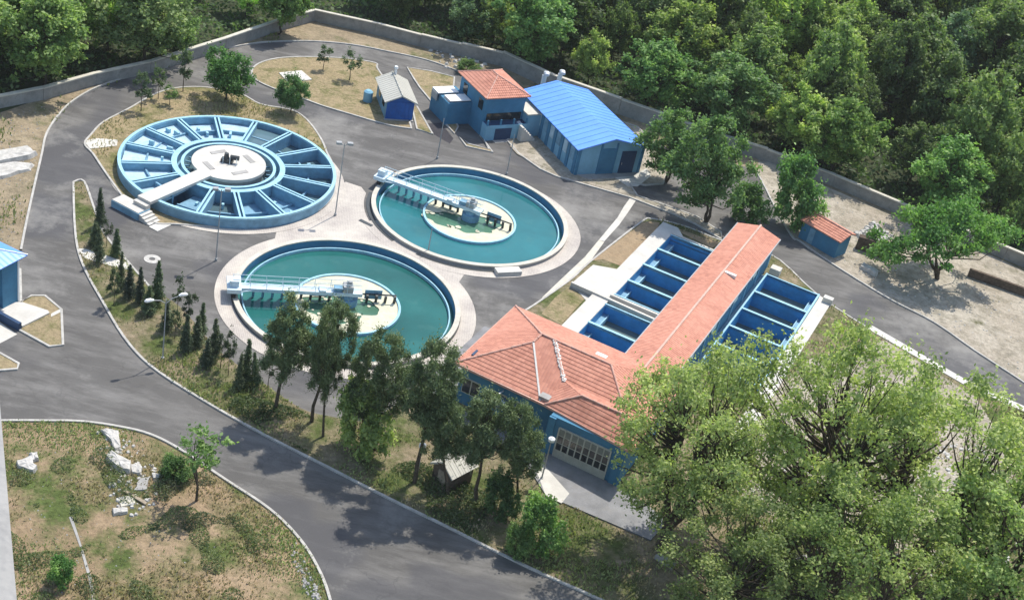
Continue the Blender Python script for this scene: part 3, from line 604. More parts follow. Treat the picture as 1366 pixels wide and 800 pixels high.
b = MB(); b.prism([Q(-4.2, -16.8), Q(6.4, -16.5), Q(6.4, -17.3), Q(-4.2, -17.2)], 0, .35); b.build('channel_floor', 'concrete', None, kind='structure')
b = MB(); b.box(Q(17.9, -.2), E2, E1, .5, .35, 0, .85); b.build('concrete_block', 'white_concrete', None, 'white concrete block at the road corner of the right hand basins', 'block')
b = MB(); b.box(Q(11.6, 1.4), E2, E1, .55, .5, 0, .95); b.build('concrete_block', 'white_concrete', None, 'white concrete block at the far end of the long building', 'block')

# ------------------------------------------------------------------ hall
def hall():
    t = thing('hall', 'blue walled hall with a salmon hipped tile roof and a wide glazed door', 'building', Q(3.5, -35.5))
    b = MB(); b.prism([Q(-4.2, -30.2), Q(11.5, -30.2), Q(11.5, -41.9), Q(4.7, -41.9), Q(4.7, -40.7), Q(-4.2, -40.7)], 0, 3.85); b.build('wall', 'blue_wall', t)
    W, E_, S_, N_ = -4.7, 12.0, -41.05, -29.75; ez = 4.0; rz = 6.3; rb = -35.55
    SWc, NWc, NEc = Q(W, S_, ez), Q(W, N_, ez), Q(E_, N_, ez); R1, R2 = Q(.25, rb, rz), Q(6.7, rb, rz)
    V0, V1 = Q(.02, -36.6, 5.95), Q(3.25, -41.05, ez)
    W1, W2 = Q(1.45, rb, rz), Q(4.05, -38.55, 5.0); A0 = Q(3.72, -41.2, ez); AE = Q(E_, -42.1, ez); AP = Q(6.2, -39.9, 5.35); APE = Q(10.2, -39.9, 5.35); VE = Q(9.6, -38.7, 4.97)
    roof_slope(t, [NWc, SWc, V0, R1])                              # west hip end
    roof_slope(t, [NWc, R1, R2, NEc])                              # north slope
    roof_slope(t, [SWc, V1, V0])                                   # south slope, west part
    roof_slope(t, [V0, V1, Q(3.72, -41.1, ez + .02), W2, W1, R1], course=0)
    roof_slope(t, [W1, W2, VE, R2])
    roof_slope(t, [R2, VE, Q(12.0, -38.7, 4.2), NEc])
    roof_slope(t, [A0, AP, W2], course=0)
    roof_slope(t, [W2, AP, APE, VE])
    roof_slope(t, [A0, AE, APE, AP])
    roof_slope(t, [AE, Q(12.0, -38.7, 4.2), VE, APE])
    for a, c in ((SWc, V0), (V0, R1), (NWc, R1), (R1, R2), (AP, APE), (AP, A0), (R2, VE)): ridge_cap(t, a, c, .1)
    ridge_cap(t, W1, W2, .1); rq = random.Random(3)
    for k in range(44):
        p = W1.lerp(W2, (k + rq.random()) / 44); m_ = MB(); m_.box(p + E2 * rq.uniform(-.05, .05), E1, E2, rq.uniform(.05, .13), rq.uniform(.08, .2), p.z - .05, p.z + .07 + rq.uniform(0, .04)); m_.build('mortar_patch', 'mortar_ridge', t)
    for a, c in ((V0, V1),):
        m_ = MB(); m_.beam(a + Vector((0, 0, .07)), c + Vector((0, 0, .07)), .16, .08); m_.build('valley_gutter', 'steel', t)
    m_ = MB(); m_.box(Q(3.45, -40.5), E2, E1, .45, .4, 4.1, 4.35); m_.build('mortar_patch', 'concrete', t)
    m_ = MB(); m_.box(Q(5.3, -34.0), E2, E1, .5, .22, 5.45, 5.8); m_.build('roof_patch', 'mortar_ridge', t)
    m_ = MB(); m_.box(Q(-3.85, -39.3), E2, E1, .1, .45, 4.35, 4.5); m_.build('roof_hole', 'dark_blue', t)
    for a, c in ((SWc, A0), (A0, AE), (SWc, NWc), (NWc, NEc)):
        m_ = MB(); m_.beam(a + Vector((0, 0, .02)), c + Vector((0, 0, .02)), .16, .2); m_.build('fascia', 'ridge', t)
    # glazed door: four leaves, three rows of panes
    x0, x1, y = 5.7, 10.3, -41.9; z0, z1 = .1, 3.15
    m_ = MB(); m_.box(Q((x0 + x1) / 2, y - .05), E2, E1, (x1 - x0) / 2, .05, z0, z1); dr = m_.build('glazed_door', 'frame', t)
    n = 8
    for i in range(n):
        for r, (za, zb) in enumerate(((1.0, 1.62), (1.72, 2.34), (2.44, 3.02))):
            cx = x0 + (x1 - x0) * (i + .5) / n; m_ = MB(); m_.box(Q(cx, y - .115), E2, E1, (x1 - x0) / n / 2 - .06, .012, za, zb); m_.build('pane', 'curtain' if r == 2 else 'glass', dr)
    for i in range(n + 1):
        cx = x0 + (x1 - x0) * i / n; m_ = MB(); m_.box(Q(cx, y - .13), E2, E1, .035 if i % 2 else .06, .03, z0, z1); m_.build('mullion', 'frame', dr)
    for i in range(4):
        cx = x0 + (x1 - x0) * (i + .5) / 4; m_ = MB(); m_.box(Q(cx, y - .115), E2, E1, .5, .012, .2, .85); m_.build('lower_panel', 'frame', dr)
    for x in (4.95, 11.0, 11.35):
        m_ = MB(); m_.box(Q(x, y - .1), E2, E1, .3 if x < 11.2 else .15, .1, 0, 3.8); m_.build('pilaster', 'blue_wall', t)
    for x in (-3.0, -.5, 2.0):
        m_ = MB(); m_.box(Q(x, -40.74), E2, E1, .8, .04, 1.3, 2.8); wd = m_.build('window', 'frame', t)
        for s_ in (-.4, .4):
            m_ = MB(); m_.box(Q(x + s_, -40.79), E2, E1, .34, .012, 1.4, 2.7); m_.build('pane', 'glass', wd)
    m_ = MB(); m_.box(Q(.6, -42.0), E2, E1, .9, .7, 2.9, 3.0); m_.build('dark_recess_slab', 'dark_blue', t)  # dark slab standing in for the shaded recess beside the door
    m_ = MB(); m_.tube([Q(-.1, -40.8, 3.2), Q(-.1, -41.9, 3.5)], .06, 6); m_.build('wall_bracket', 'lamp_white', t)
hall()

# ------------------------------------------------------------------ other buildings
def unit(v): v = Vector((v[0], v[1], 0)); return v.normalized()
def gable_house(name, label, SW, u, v, W, L, ez, rz, roofmat, wallmat, over=.35, course=0, endmat=None):
    """SW corner of the walls, u along the gable front, v along the ridge"""
    t = thing(name, label, 'building', SW + u * W / 2 + v * L / 2); P = lambda a, b_, z=0: SW + u * a + v * b_ + Vector((0, 0, z)); pitch = (rz - ez) / (W / 2)
    b = MB(); b.prism([P(0, 0), P(W, 0), P(W, L), P(0, L)], 0, ez - .14); b.build('wall', wallmat, t)
    for y, nm in ((-.004, 'gable'), (L - .16, 'gable')):
        b = MB(); A = [P(.0, y, ez - .14), P(W, y, ez - .14), P(W / 2, y, rz - .16)]; B = [p + v * .17 for p in A]; b.face(A); b.face(B[::-1])
        for i in range(3): j = (i + 1) % 3; b.face([A[i], B[i], B[j], A[j]])
        b.build(nm, endmat or wallmat, t)
    for s_ in (0, 1):
        e = -over if s_ == 0 else W + over; z = ez - over * pitch
        sl_ = roof_slope(t, [P(e, -over, z), P(W / 2, -over, rz), P(W / 2, L + over, rz), P(e, L + over, z)], roofmat, course)
        y = -over + .02; mb = MB(); st_ = 1.0 if W > 5 else .5
        while y < L + over: mb.beam(P(e, y, z + .035), P(W / 2, y, rz + .035), .05, .05); y += st_
        mb.build('sheet_seam', roofmat, sl_, kind='stuff')
    return t, P
# shed with pale roof
u = unit((.93, .36)); v = Vector((-u.y, u.x, 0)) * .0 + unit((-.36, .93))
S0 = G(513, 159.5)
t, P = gable_house('shed', 'small shed with a pale grey gable roof and royal blue front beside the road', S0, u, v, 3.25, 6.0, 2.5, 3.25, 'roof_grey', 'blue_mid', .35, 0, 'blue_royal')
b = MB(); b.box(P(1.62, -.03), u, v, 1.6, .03, .15, 2.35)
b.build('front_panel', 'blue_royal', t)
for k in range(6):
    b = MB(); b.box(P(.3 + .53 * k, -.085), u, v, .24, .02, .2, 2.3); b.build('board', 'blue_royal', t)
b = MB(); b.box(P(1.6, -.2), u, v, 1.75, .18, 0, .15); b.build('sill', 'concrete', t)
ridge_cap(t, P(1.62, -.35, 3.27), P(1.62, 6.35, 3.27), .07, 'roof_grey')
b = MB(); b.tube([P(1.9, 5.9, 2.6), P(1.9, 5.9, 3.9)], [.16, .16], 10); b.tube([P(1.9, 5.9, 3.9), P(1.9, 5.9, 4.15)], [.26, .2], 10); b.build('chimney', 'lamp_white', t)
for k in range(2):
    b = MB(); b.box(P(-.06, 1.6 + 2.4 * k), u, v, .04, .5, 1.1, 1.9); b.build('window', 'glass', t)
tk = MB(); tk.tube([P(-1.3, 4.5, .05), P(-1.3, 4.5, 1.3), P(-1.3, 4.5, 1.5)], [.55, .55, .3], 16); tk.build('water_drum', 'blue_light_wall', None, 'blue grey drum standing left of the small pale roofed shed', 'drum')
# hangar with bright blue roof
hu = unit((.866, .5)); hv = unit((-.5, .866)); hv = unit((-.58, .815)); hu = Vector((hv.y, -hv.x, 0))
Hs = G(772, 200, 3.5); H1 = G(866, 197, 3.5)
Wd = 8.4; hu = unit(H1 - Hs); hv = Vector((-hu.y, hu.x, 0)); SWh = Hs + hu * .35 + hv * .4; SWh.z = 0
t, P = gable_house('workshop', 'long workshop with a bright blue metal gable roof near the perimeter wall', SWh, hu, unit(Vector((-.53, .85, 0))), 8.6, 14.6, 3.55, 4.7, 'roof_blue', 'blue_light_wall', .4)
hv = unit((-.53, .85))
for k in range(9):
    b = MB(); p = P(-.03, .4 + 1.72 * k); b.box(p, hu, hv, .07, .28, 0, 3.3); b.build('pilaster', 'blue_wall', t)
for k in range(8):
    b = MB(); p = P(-.02, 1.26 + 1.72 * k); b.box(p, hu, hv, .04, .42, 1.5, 3.0); b.build('window', 'blue_pale' if k % 2 else 'blue_mid', t)
for a in (.15, 2.9, 4.9, 8.45):
    b = MB(); b.box(P(a, -.05), hu, hv, .16 if a in (.15, 8.45) else .1, .09, 0, 3.35 if a in (.15, 8.45) else 4.0); b.build('pilaster', 'blue_wall', t)
b = MB(); b.box(P(3.9, -.04), hu, hv, .98, .06, 0, 3.3); b.build('wall_panel', 'blue_wall', t)
b = MB(); b.box(P(6.7, -.05), hu, hv, .95, .06, 0, 2.9); dd = b.build('door', 'dark_blue', t)
b = MB(); b.box(P(5.95, -.13), hu, hv, .03, .03, 1.2, 1.5); b.build('handle', 'steel', dd)
b = MB(); b.box(P(4.3, -.6), hu, hv, 4.6, .6, 0, .12); b.build('plinth', 'concrete', t)
for px in ((724, 113), (745, 111)):
    p = G(px[0], px[1], 3.2); b = MB()
    b.tube([p + Vector((0, 0, -1.5)), p + Vector((0, 0, 1.25)), p + Vector((.08, -.12, 1.6)), p + Vector((.25, -.5, 1.75)), p + Vector((.3, -.75, 1.6))], [.3, .3, .3, .3, .3], 12)
    b.build('vent_stack', 'lamp_white', t)
# office with pink roof and veranda
A_, B_, C_ = G(620, 95, 5.0), G(649, 132, 5.0), G(708, 129, 5.0)
ou = unit(C_ - B_); ov = Vector((-ou.y, ou.x, 0)); Ow, Ol = (C_ - B_).length - .7, 6.6; O0 = B_ + ou * .35 + ov * .35; O0.z = 0
t = thing('office', 'two storey blue office with a pink hipped roof beside the blue roofed workshop', 'building', O0 + ou * Ow / 2 + ov * Ol / 2)
P = lambda a, b_, z=0: O0 + ou * a + ov * b_ + Vector((0, 0, z))
b = MB(); b.prism([P(0, 0), P(Ow, 0), P(Ow, Ol), P(0, Ol)], 0, 4.85); b.build('wall', 'blue_wall', t)
o_ = .4; c4 = [P(-o_, -o_, 5), P(Ow + o_, -o_, 5), P(Ow + o_, Ol + o_, 5), P(-o_, Ol + o_, 5)]; r1, r2 = P(Ow / 2, 2.9, 6.3), P(Ow / 2, Ol - 2.4, 6.3)
roof_slope(t, [c4[0], c4[1], r1]); roof_slope(t, [c4[1], c4[2], r2, r1]); roof_slope(t, [c4[2], c4[3], r2]); roof_slope(t, [c4[3], c4[0], r1, r2])
for a, c in ((c4[0], r1), (c4[1], r1), (r1, r2), (c4[2], r2), (c4[3], r2)): ridge_cap(t, a, c, .09)
b = MB(); b.prism([P(-.1, -1.2), P(Ow + .2, -1.2), P(Ow + .2, 0), P(-.1, 0)], .0, 1.9); b.build('veranda_wall', 'blue_light_wall', t)
b = MB(); b.prism([P(.0, -1.1), P(Ow, -1.1), P(Ow, -.02), P(.0, -.02)], 1.9, 1.93); b.build('veranda_floor', 'dark_blue', t)
b = MB(); b.box(P(Ow / 2, -.03), ou, ov, Ow / 2 - .3, .03, 2.0, 2.9); b.build('veranda_opening', 'glass', t)
for a in (.0, Ow / 3, 2 * Ow / 3, Ow):
    b = MB(); b.box(P(a, -1.1), ou, ov, .09, .09, 1.9, 2.6); b.build('post', 'blue_wall', t)
b = MB(); b.prism([P(1.0, -1.9), P(3.4, -1.9), P(3.4, -1.22), P(1.0, -1.22)], .0, .05); b.build('threshold', 'concrete', t)
b = MB(); b.box(P(2.2, -1.22), ou, ov, 1.1, .03, 0, 1.5); b.build('door', 'dark_blue', t)
b = MB(); b.prism([P(Ow + .05, -1.0), P(Ow + 2.3, -1.0), P(Ow + 2.3, 2.0), P(Ow + .05, 2.0)], 0, 2.9); b.build('annex', 'blue_light_wall', t)
b = MB(); b.prism([P(Ow + .02, -1.1), P(Ow + 2.4, -1.1), P(Ow + 2.4, 2.1), P(Ow + .02, 2.1)], 2.9, 3.05); b.build('annex_roof', 'cream', t)
for k in range(7):
    b = MB(); b.box(P(Ow - .9 + .28 * k, -1.75), ou, ov, .14, .4, 0, 1.9 - .26 * k); b.build('step', 'white_concrete', t)
b = MB(); b.prism([P(-3.1, 3.2), P(0, 3.2), P(0, 7.6), P(-3.1, 7.6)], 0, 2.8); b.build('side_wing', 'blue_wall', t)
for k, y in enumerate((3.3, 5.5)):
    b = MB(); b.box(P(-1.5 - .5 * k, y + .85), ou, ov, 1.35, .85, 2.85 + .1, 3.05); cp = b.build('awning', 'lamp_white', t)
    b = MB(); b.box(P(-2.9 - .5 * k, y + .85), ou, ov, .06, .7, 2.0, 2.9); b.build('awning_side', 'steel', cp)
for k, y in enumerate((1.2, 5.2)):
    b = MB(); b.box(P(-.03, y), ou, ov, .03, .5, 3.0, 4.2); b.build('window', 'glass', t)
b = MB(); p = G(601, 163); b.tube([p, p + Vector((0, 0, .5)), p + Vector((0, 0, .75))], [.5, .5, .2], 14); b.build('tank_lid', 'lamp_white', None, 'small white domed tank lid on the grass left of the pink roofed office', 'lid')
# kiosk
K0 = G(1064.5, 316.5); K1 = G(1112, 344.5); ku = unit(K1 - K0); kv = Vector((-ku.y, ku.x, 0)); KL = (K1 - K0).length
t = thing('kiosk', 'small blue hut with a low red tiled roof beside the right hand road', 'hut', K0 + ku * KL / 2 + kv * 1.2)
P = lambda a, b_, z=0: K0 + ku * a + kv * b_ + Vector((0, 0, z))
b = MB(); b.prism([P(0, 0), P(KL, 0), P(KL, 2.3), P(0, 2.3)], 0, 2.2); b.build('wall', 'blue_wall', t)
roof_slope(t, [P(-.3, -.3, 2.25), P(KL + .3, -.3, 2.25), P(KL + .3, 1.6, 2.85), P(-.3, 1.6, 2.85)]); roof_slope(t, [P(-.3, 2.7, 2.45), P(KL + .3, 2.7, 2.45), P(KL + .3, 1.6, 2.85), P(-.3, 1.6, 2.85)])
ridge_cap(t, P(-.3, 1.6, 2.87), P(KL + .3, 1.6, 2.87), .09)
b = MB(); b.box(P(KL * .3, -.03), ku, kv, .35, .03, .1, 1.9); b.build('door', 'blue_mid', t)
# gatehouse at the left edge
gz = 4.75; ec = G(37, 340, gz); gu = -E2; gv = -E1                       # eaves corner; u runs off to the left, v towards the viewer
t = thing('gatehouse', 'blue gatehouse with a bright blue metal roof, cut by the left edge', 'building', Vector((ec.x, ec.y, 0)) + gu * 3 + gv * 3)
P = lambda a, b_, z=0: Vector((ec.x, ec.y, 0)) + gu * a + gv * b_ + Vector((0, 0, z))
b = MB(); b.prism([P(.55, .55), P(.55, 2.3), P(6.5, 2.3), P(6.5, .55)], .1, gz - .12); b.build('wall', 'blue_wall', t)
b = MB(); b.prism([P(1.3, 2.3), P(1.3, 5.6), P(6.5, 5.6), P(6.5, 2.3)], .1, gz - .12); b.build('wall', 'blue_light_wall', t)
b = MB(); b.box(P(.52, .55), gu, gv, .06, .06, .1, gz - .12); b.build('downpipe', 'lamp_white', t)
r1, r2 = P(3.1, 3.1, gz + 1.1), P(7, 3.1, gz + 1.1)
roof_slope(t, [P(0, 0, gz), P(0, 6.2, gz), r1], 'roof_blue', 0); roof_slope(t, [P(0, 0, gz), r1, r2, P(7, 0, gz)], 'roof_blue', 0); roof_slope(t, [P(0, 6.2, gz), P(7, 6.2, gz), r2, r1], 'roof_blue', 0)
for a, c in ((P(0, 0, gz), r1), (P(0, 6.2, gz), r1), (r1, r2)): ridge_cap(t, a, c, .06, 'lamp_white')
b = MB(); b.box(P(1.26, 3.6), gu, gv, .04, .5, 2.0, 3.2); wn = b.build('window', 'frame', t)
b = MB(); b.box(P(1.21, 3.6), gu, gv, .012, .42, 2.1, 3.1); b.build('pane', 'glass', wn)
b = MB(); b.beam(G(-40, 404) + Vector((0, 0, .75)), G(27, 441) + Vector((0, 0, .75)), .3, .75); b.build('low_wall', 'dark_blue', None, 'low dark blue retaining wall in front of the gatehouse slab', 'wall')

# ------------------------------------------------------------------ perimeter wall in sections with coping
def perimeter(name, label, pts, hs, mat='wall_concrete', sec=6.0, th=.3, cop=True):
    pts = GL(pts); t = thing(name, label, 'wall', pts[0])
    for i in range(len(pts) - 1):
        a, c = pts[i], pts[i + 1]; L = (c - a).length; n = max(1, round(L / sec))
        for k in range(n):
            p, q = a.lerp(c, k / n), a.lerp(c, (k + .995) / n); h = (hs[i] + (hs[i + 1] - hs[i]) * (k + .5) / n) * (.86 if sec == 6.0 else 1)
            b = MB(); b.beam(p + Vector((0, 0, h)), q + Vector((0, 0, h)), th, h); s = b.build('wall_section', mat, t)
            if cop: b = MB(); b.beam(p + Vector((0, 0, h + .12)), q + Vector((0, 0, h + .14)), th + .2, .14); b.build('coping', 'cream', s)
    return t
perimeter('perimeter_wall', 'left stretch of the grey concrete boundary wall, below the bright green trees', [(-80, 160), (57, 133), (128, 113), (200, 97), (300, 66), (372, 41)], [1.6, 1.6, 1.6, 1.6, 1.7, 1.7])
perimeter('perimeter_wall', 'long stretch of the grey concrete boundary wall, running behind the workshop to the right edge', [(372, 41), (418, 28), (500, 46), (560, 62), (668, 88), (740, 122), (825, 152), (895, 176), (1020, 214), (1110, 248), (1197, 285), (1339, 345), (1500, 412)], [1.7, 1.7, 1.8, 1.8, 2.2, 2.4, 2.4, 2.2, 1.7, 1.7, 1.65, 1.7, 1.7])
perimeter('retaining_wall', 'low dark rough wall beside the small blue hut', [(1141, 330), (1160, 336), (1186, 347)], [1.6, 1.6, 1.5], 'brownstone', 2.0, .8, False)
perimeter('retaining_wall', 'low dark rough wall along the right edge of the sandy yard', [(1290, 368), (1330, 382), (1420, 415)], [1.0, 1.0, 1.0], 'brownstone', 4, .35, False)
# concrete ledge of the viewing tower, at the camera's left foot
za = 66.6; a, c = G(0, 540, za), G(22.5, 800, za); d = (a - c).normalized(); nl = Vector((-d.y, d.x, 0)); 
if nl.x > 0: nl = -nl
b = MB(); p0, p1 = c - d * 3, a + d * 8; b.prism([p0, p1, p1 + nl * 1.5, p0 + nl * 1.5], za - 1.2, za)
b.build('parapet', 'concrete', None, 'rough grey concrete ledge rising along the lower left edge of the picture', 'ledge')

# ------------------------------------------------------------------ street lamps
def lamp_mesh(kind, H):
    parts = []
    b = MB(); b.tube([(0, 0, 0), (0, 0, .3), (0, 0, .32), (0, 0, H)], [.13, .13, .065, .04], 8); parts.append(('pole', b, 'steel'))
    if kind == 'twin':
        for s_ in (-1, 1):
            b = MB(); b.tube([(0, 0, H - .3), (s_ * .35, 0, H)], .035, 5); b.box(Vector((s_ * .55, 0)), Vector((1, 0, 0)), Vector((0, 1, 0)), .26, .2, H - .12, H + .12); parts.append(('floodlight', b, 'steel'))
    elif kind == 'arms':
        for s_ in (-1, 1):
            b = MB(); b.tube([(0, 0, H - .4), (s_ * .5, 0, H), (s_ * 1.2, 0, H + .15)], .035, 5); parts.append(('arm', b, 'steel'))
            b = MB(); b.tube([(s_ * 1.05, 0, H + .15), (s_ * 1.3, 0, H + .2), (s_ * 1.65, 0, H + .18), (s_ * 1.8, 0, H + .14)], [.08, .16, .16, .06], 8); parts.append(('lamp_head', b, 'lamp_white'))
    elif kind == 'globe':
        b = MB(); b.tube([(0, 0, H), (0, 0, H + .12), (0, 0, H + .35), (0, 0, H + .5)], [.1, .28, .28, .08], 10); parts.append(('lamp_head', b, 'lamp_white'))
    return parts
for kind, base, H, rz, lab in (('twin', (447, 288), 8.2, .3, 'tall lamp post with twin floodlights on the pink paving between the round tanks'), ('twin', (288, 348), 7.6, .3, 'thin floodlight post on the asphalt below the radial walled tank'),
        ('arms', (217, 480), 6.0, math.radians(40), 'street lamp with two white arms on the grassy strip among small conifers'), ('globe', (555, 640), 3.2, 0, 'short street lamp with a white head among the pines above the road'),
        ('post', (570.6, 338), 2.8, 0, 'short thin dark post at the rim between the two round basins'), ('globe', (722, 640), 3.9, 0, 'street lamp with a white head standing at the left corner of the hall door'),
        ('post', (675.5, 233), 5.0, 0, 'thin pole at the roadside behind the upper round basin'), ('post', (583, 212), 5.0, 0, 'thin pole at the far edge of the upper round basin'), ('post', (105, 205), .1, 0, '')):
    if not lab: continue
    t = thing('street_lamp' if kind != 'post' else 'pole', lab, 'lamp' if kind != 'post' else 'pole', G(*base))
    for nm, mb, mt in lamp_mesh(kind, H): mb.v = [(x + t.location.x, y + t.location.y, z) for x, y, z in mb.v]; mb.build(nm, mt, t)
    t.rotation_euler.z = rz

# ------------------------------------------------------------------ vegetation
def mesh_np(name, V, F4, tint, mat):
    me = bpy.data.meshes.new(name); n = len(F4); me.vertices.add(len(V)); me.vertices.foreach_set('co', V.astype(np.float32).ravel())
    me.loops.add(n * 4); me.loops.foreach_set('vertex_index', F4.astype(np.int32).ravel()); me.polygons.add(n)
    me.polygons.foreach_set('loop_start', np.arange(0, n * 4, 4, dtype=np.int32))
    try: me.polygons.foreach_set('loop_total', np.full(n, 4, dtype=np.int32))
    except Exception: pass
    at = me.attributes.new('tint', 'FLOAT', 'FACE'); at.data.foreach_set('value', tint.astype(np.float32))
    me.update(calc_edges=True); me.materials.append(M[mat]); return me
def leaf_quads(P, N, size, rng, tint, aspect=.6):
    n = len(P); N = N / (np.linalg.norm(N, axis=1, keepdims=True) + 1e-9); r = rng.normal(size=(n, 3)); U = np.cross(N, r); U /= np.linalg.norm(U, axis=1, keepdims=True) + 1e-9; W = np.cross(N, U)
    s = (size * (.65 + .7 * rng.random(n)))[:, None]
    fold = N * s * .18
    V = np.stack([P - U * s, P - W * s * aspect + fold, P + U * s, P + W * s * aspect + fold], 1).reshape(-1, 3)
    return V, np.arange(4 * n).reshape(n, 4), tint
def crown(rng, R, H0, H1, nclump, per, leafsize, shape='round', cr=.3, fill=.55, vs=1.35):
    """R crown radius, crown between H0 and H1. returns quads and clump centres"""
    C = []; tries = 0
    lob = rng.random(8) * 6.28
    while len(C) < nclump and tries < 20000:
        tries += 1; d = rng.normal(size=3); d /= np.linalg.norm(d); a = math.atan2(d[1], d[0])
        env = 1 + .16 * math.sin(2 * a + lob[0]) + .14 * math.sin(3 * a + lob[1]) + .12 * math.sin(5 * a + lob[2]) * (1 - abs(d[2])) + .1 * math.sin(4 * d[2] + lob[3])
        k = fill + (1 - fill) * rng.random() ** .6
        p = d * env * k; z = (p[2] + 1) / 2
        if shape == 'umbrella':
            if p[2] < -.15: continue
            z = .35 + .65 * (p[2]) + .18 * (1 - min(1, math.hypot(p[0], p[1]) ** 2))
        elif shape == 'tall': f = 1 - .55 * max(0, p[2]); p[:2] *= f
        elif shape == 'oval': f = 1 - .25 * abs(p[2] + .1); p[:2] *= f
        if z < -.05: continue
        C.append((p[0] * R, p[1] * R, H0 + (H1 - H0) * z))
    C = np.array(C); rc = R * cr * (.6 + .7 * rng.random(len(C))); Ps = []; Ns = []; Ts = []
    for c, r in zip(C, rc):
        n = int(per * (r / (R * cr)) ** 2); d = rng.normal(size=(n, 3)); d /= np.linalg.norm(d, axis=1, keepdims=True)
        low = d[:, 2] < -.35; d[low, 2] *= -.6
        rad = r * (.30 + .42 * np.abs(rng.normal(size=n)) + .25 * rng.random(n)) * (1 + .3 * np.sin(5 * d[:, 0] + c[0]) * np.sin(4 * d[:, 1] + c[1]))
        Ps.append(c + d * rad[:, None] * np.array([.92, .92, vs])); Ns.append(d * .6 + rng.normal(size=(n, 3)) * .9 + np.array([.1, .2, .5]))
        Ts.append(np.clip(.5 + .17 * rng.normal() + .2 * rng.normal(size=n), 0, 1))
    return np.concatenate(Ps), np.concatenate(Ns), np.concatenate(Ts), C
def limbs(mb, C, R, H0, H1, r0, rng, frac=1.0, ntrunk=1, lean=(0, 0)):
    top = H0 + (H1 - H0) * .65; tk = []
    for j in range(ntrunk):
        a = rng.random() * 6.28; off = 0 if ntrunk == 1 else R * .35
        ex, ey = math.cos(a) * off, math.sin(a) * off
        pts = [Vector((0, 0, -.1)), Vector((ex * .1 + rng.normal() * .03 * R, ey * .1 + rng.normal() * .03 * R, H0 * .5)), Vector((ex * .4, ey * .4, H0 * .95)), Vector((ex * .8 + rng.normal() * .05 * R, ey * .8, (H0 + top) / 2)), Vector((ex, ey, top))]
        mb.tube(pts, [r0 * 1.25, r0, r0 * .8, r0 * .5, r0 * .15], 7); tk.append(pts)
    for c in C:
        if rng.random() > frac: continue
        c = Vector(c); pts = min(tk, key=lambda q: (q[3] - c).length); f = min(.95, max(.1, (c.z - H0) / (top - H0 + .01) * .6 + .12 * rng.random()))
        s = pts[2].lerp(pts[4], f * .9) if c.z > pts[2].z else pts[1].lerp(pts[2], .9)
        m_ = s.lerp(c, .5) + Vector((0, 0, -.08 * (c - s).length)); m_ += Vector(rng.normal(size=3)) * .04 * R; rr_ = r0 * (.16 + .28 * (1 - f))
        mb.tube([s, m_, c], [rr_, rr_ * .65, rr_ * .2], 5, False)
def tree_proto(seed, R, H0, H1, nclump, per, ls, shape='round', cr=.3, fill=.55, r0=.22, frac=.7, ntrunk=1, mat='leaf', bark='bark', twig=False):
    rng = np.random.default_rng(seed); P, N, T, C = crown(rng, R, H0, H1, nclump, per, ls, shape, cr, fill, .7 if shape == 'umbrella' else 1.35)
    V, F, t = leaf_quads(P, N, np.full(len(P), ls), rng, T, .6 if mat == 'leaf' else .3)
    cm = mesh_np('crown', V, F, t, mat); mb = MB(); limbs(mb, C, R, H0, H1, r0, rng, frac, ntrunk)
    me = bpy.data.meshes.new('trunk'); me.from_pydata(mb.v, [], mb.f); me.materials.append(M[bark]); me.polygons.foreach_set('use_smooth', [True] * len(me.polygons)); me.update()
    return {'c': cm, 't': me, 'R': R, 'H': H1}
def conifer_proto(seed, H=5.0, R=.8, n=2600, ls=.13, sparse=.0):
    rng = np.random.default_rng(seed); P = []; N = []; T = []; mb = MB(); mb.tube([(0, 0, -.05), (0, 0, H * .95)], [.07, .01], 6)
    k = 0; z = H * .1
    while z < H:
        f = 1 - (z / H) ** 1.25; m_ = 5 + int(3 * f)
        for j in range(m_):
            a = rng.random() * 6.28; L = R * (f * .92 + .06) * (.65 + .5 * rng.random()); q = int(n / 110 * (.4 + f)); s = rng.random(q) ** .7
            px = np.stack([np.cos(a) * L * s, np.sin(a) * L * s, z + L * s * .35 - .1 * s], 1) + rng.normal(size=(q, 3)) * .07 * (1 + f); P.append(px)
            N.append(rng.normal(size=(q, 3)) + np.array([np.cos(a), np.sin(a), 1.0])); T.append(np.clip(.45 + .15 * rng.normal() + .15 * rng.normal(size=q), 0, 1))
            mb.tube([(0, 0, z), (math.cos(a) * L * .8, math.sin(a) * L * .8, z + L * .28)], [.018, .006], 4, False)
        z += H * .042
    P = np.concatenate(P); V, F, t = leaf_quads(P, np.concatenate(N), np.full(len(P), ls), rng, np.concatenate(T), .35)
    me = bpy.data.meshes.new('trunk'); me.from_pydata(mb.v, [], mb.f); me.materials.append(M['bark']); me.update()
    return {'c': mesh_np('crown', V, F, t, 'needle'), 't': me, 'R': R, 'H': H}
def plant(pr, name, label, cat, base, H, Rw, col, group=None, rot=0, tilt=0, z=.1):
    t = thing(name, label, cat, (base.x, base.y, z), group)
    sx = Rw / pr['R']; sz = H / pr['H']
    for key, nm in (('t', 'trunk'), ('c', 'crown')):
        o = bpy.data.objects.new(nm, pr[key]); link(o, t); o.color = (*col, 1)
    t.scale = (sx, sx, sz); t.rotation_euler = (0, tilt, rot) if not tilt else (0, tilt, 0); return t
PR = {}
PR['f1'] = tree_proto(11, 4, 1.2, 12, 130, 120, .21, 'round', .19, .35)
PR['f2'] = tree_proto(12, 4, 1.0, 12, 140, 115, .20, 'tall', .18, .35)
PR['f3'] = tree_proto(13, 4, 1.2, 11, 120, 130, .21, 'oval', .20, .4)
PR['f4'] = tree_proto(14, 4, .8, 12, 150, 105, .20, 'round', .17, .4)
PR['f5'] = tree_proto(15, 4, 1.5, 13, 130, 120, .21, 'tall', .19, .35)
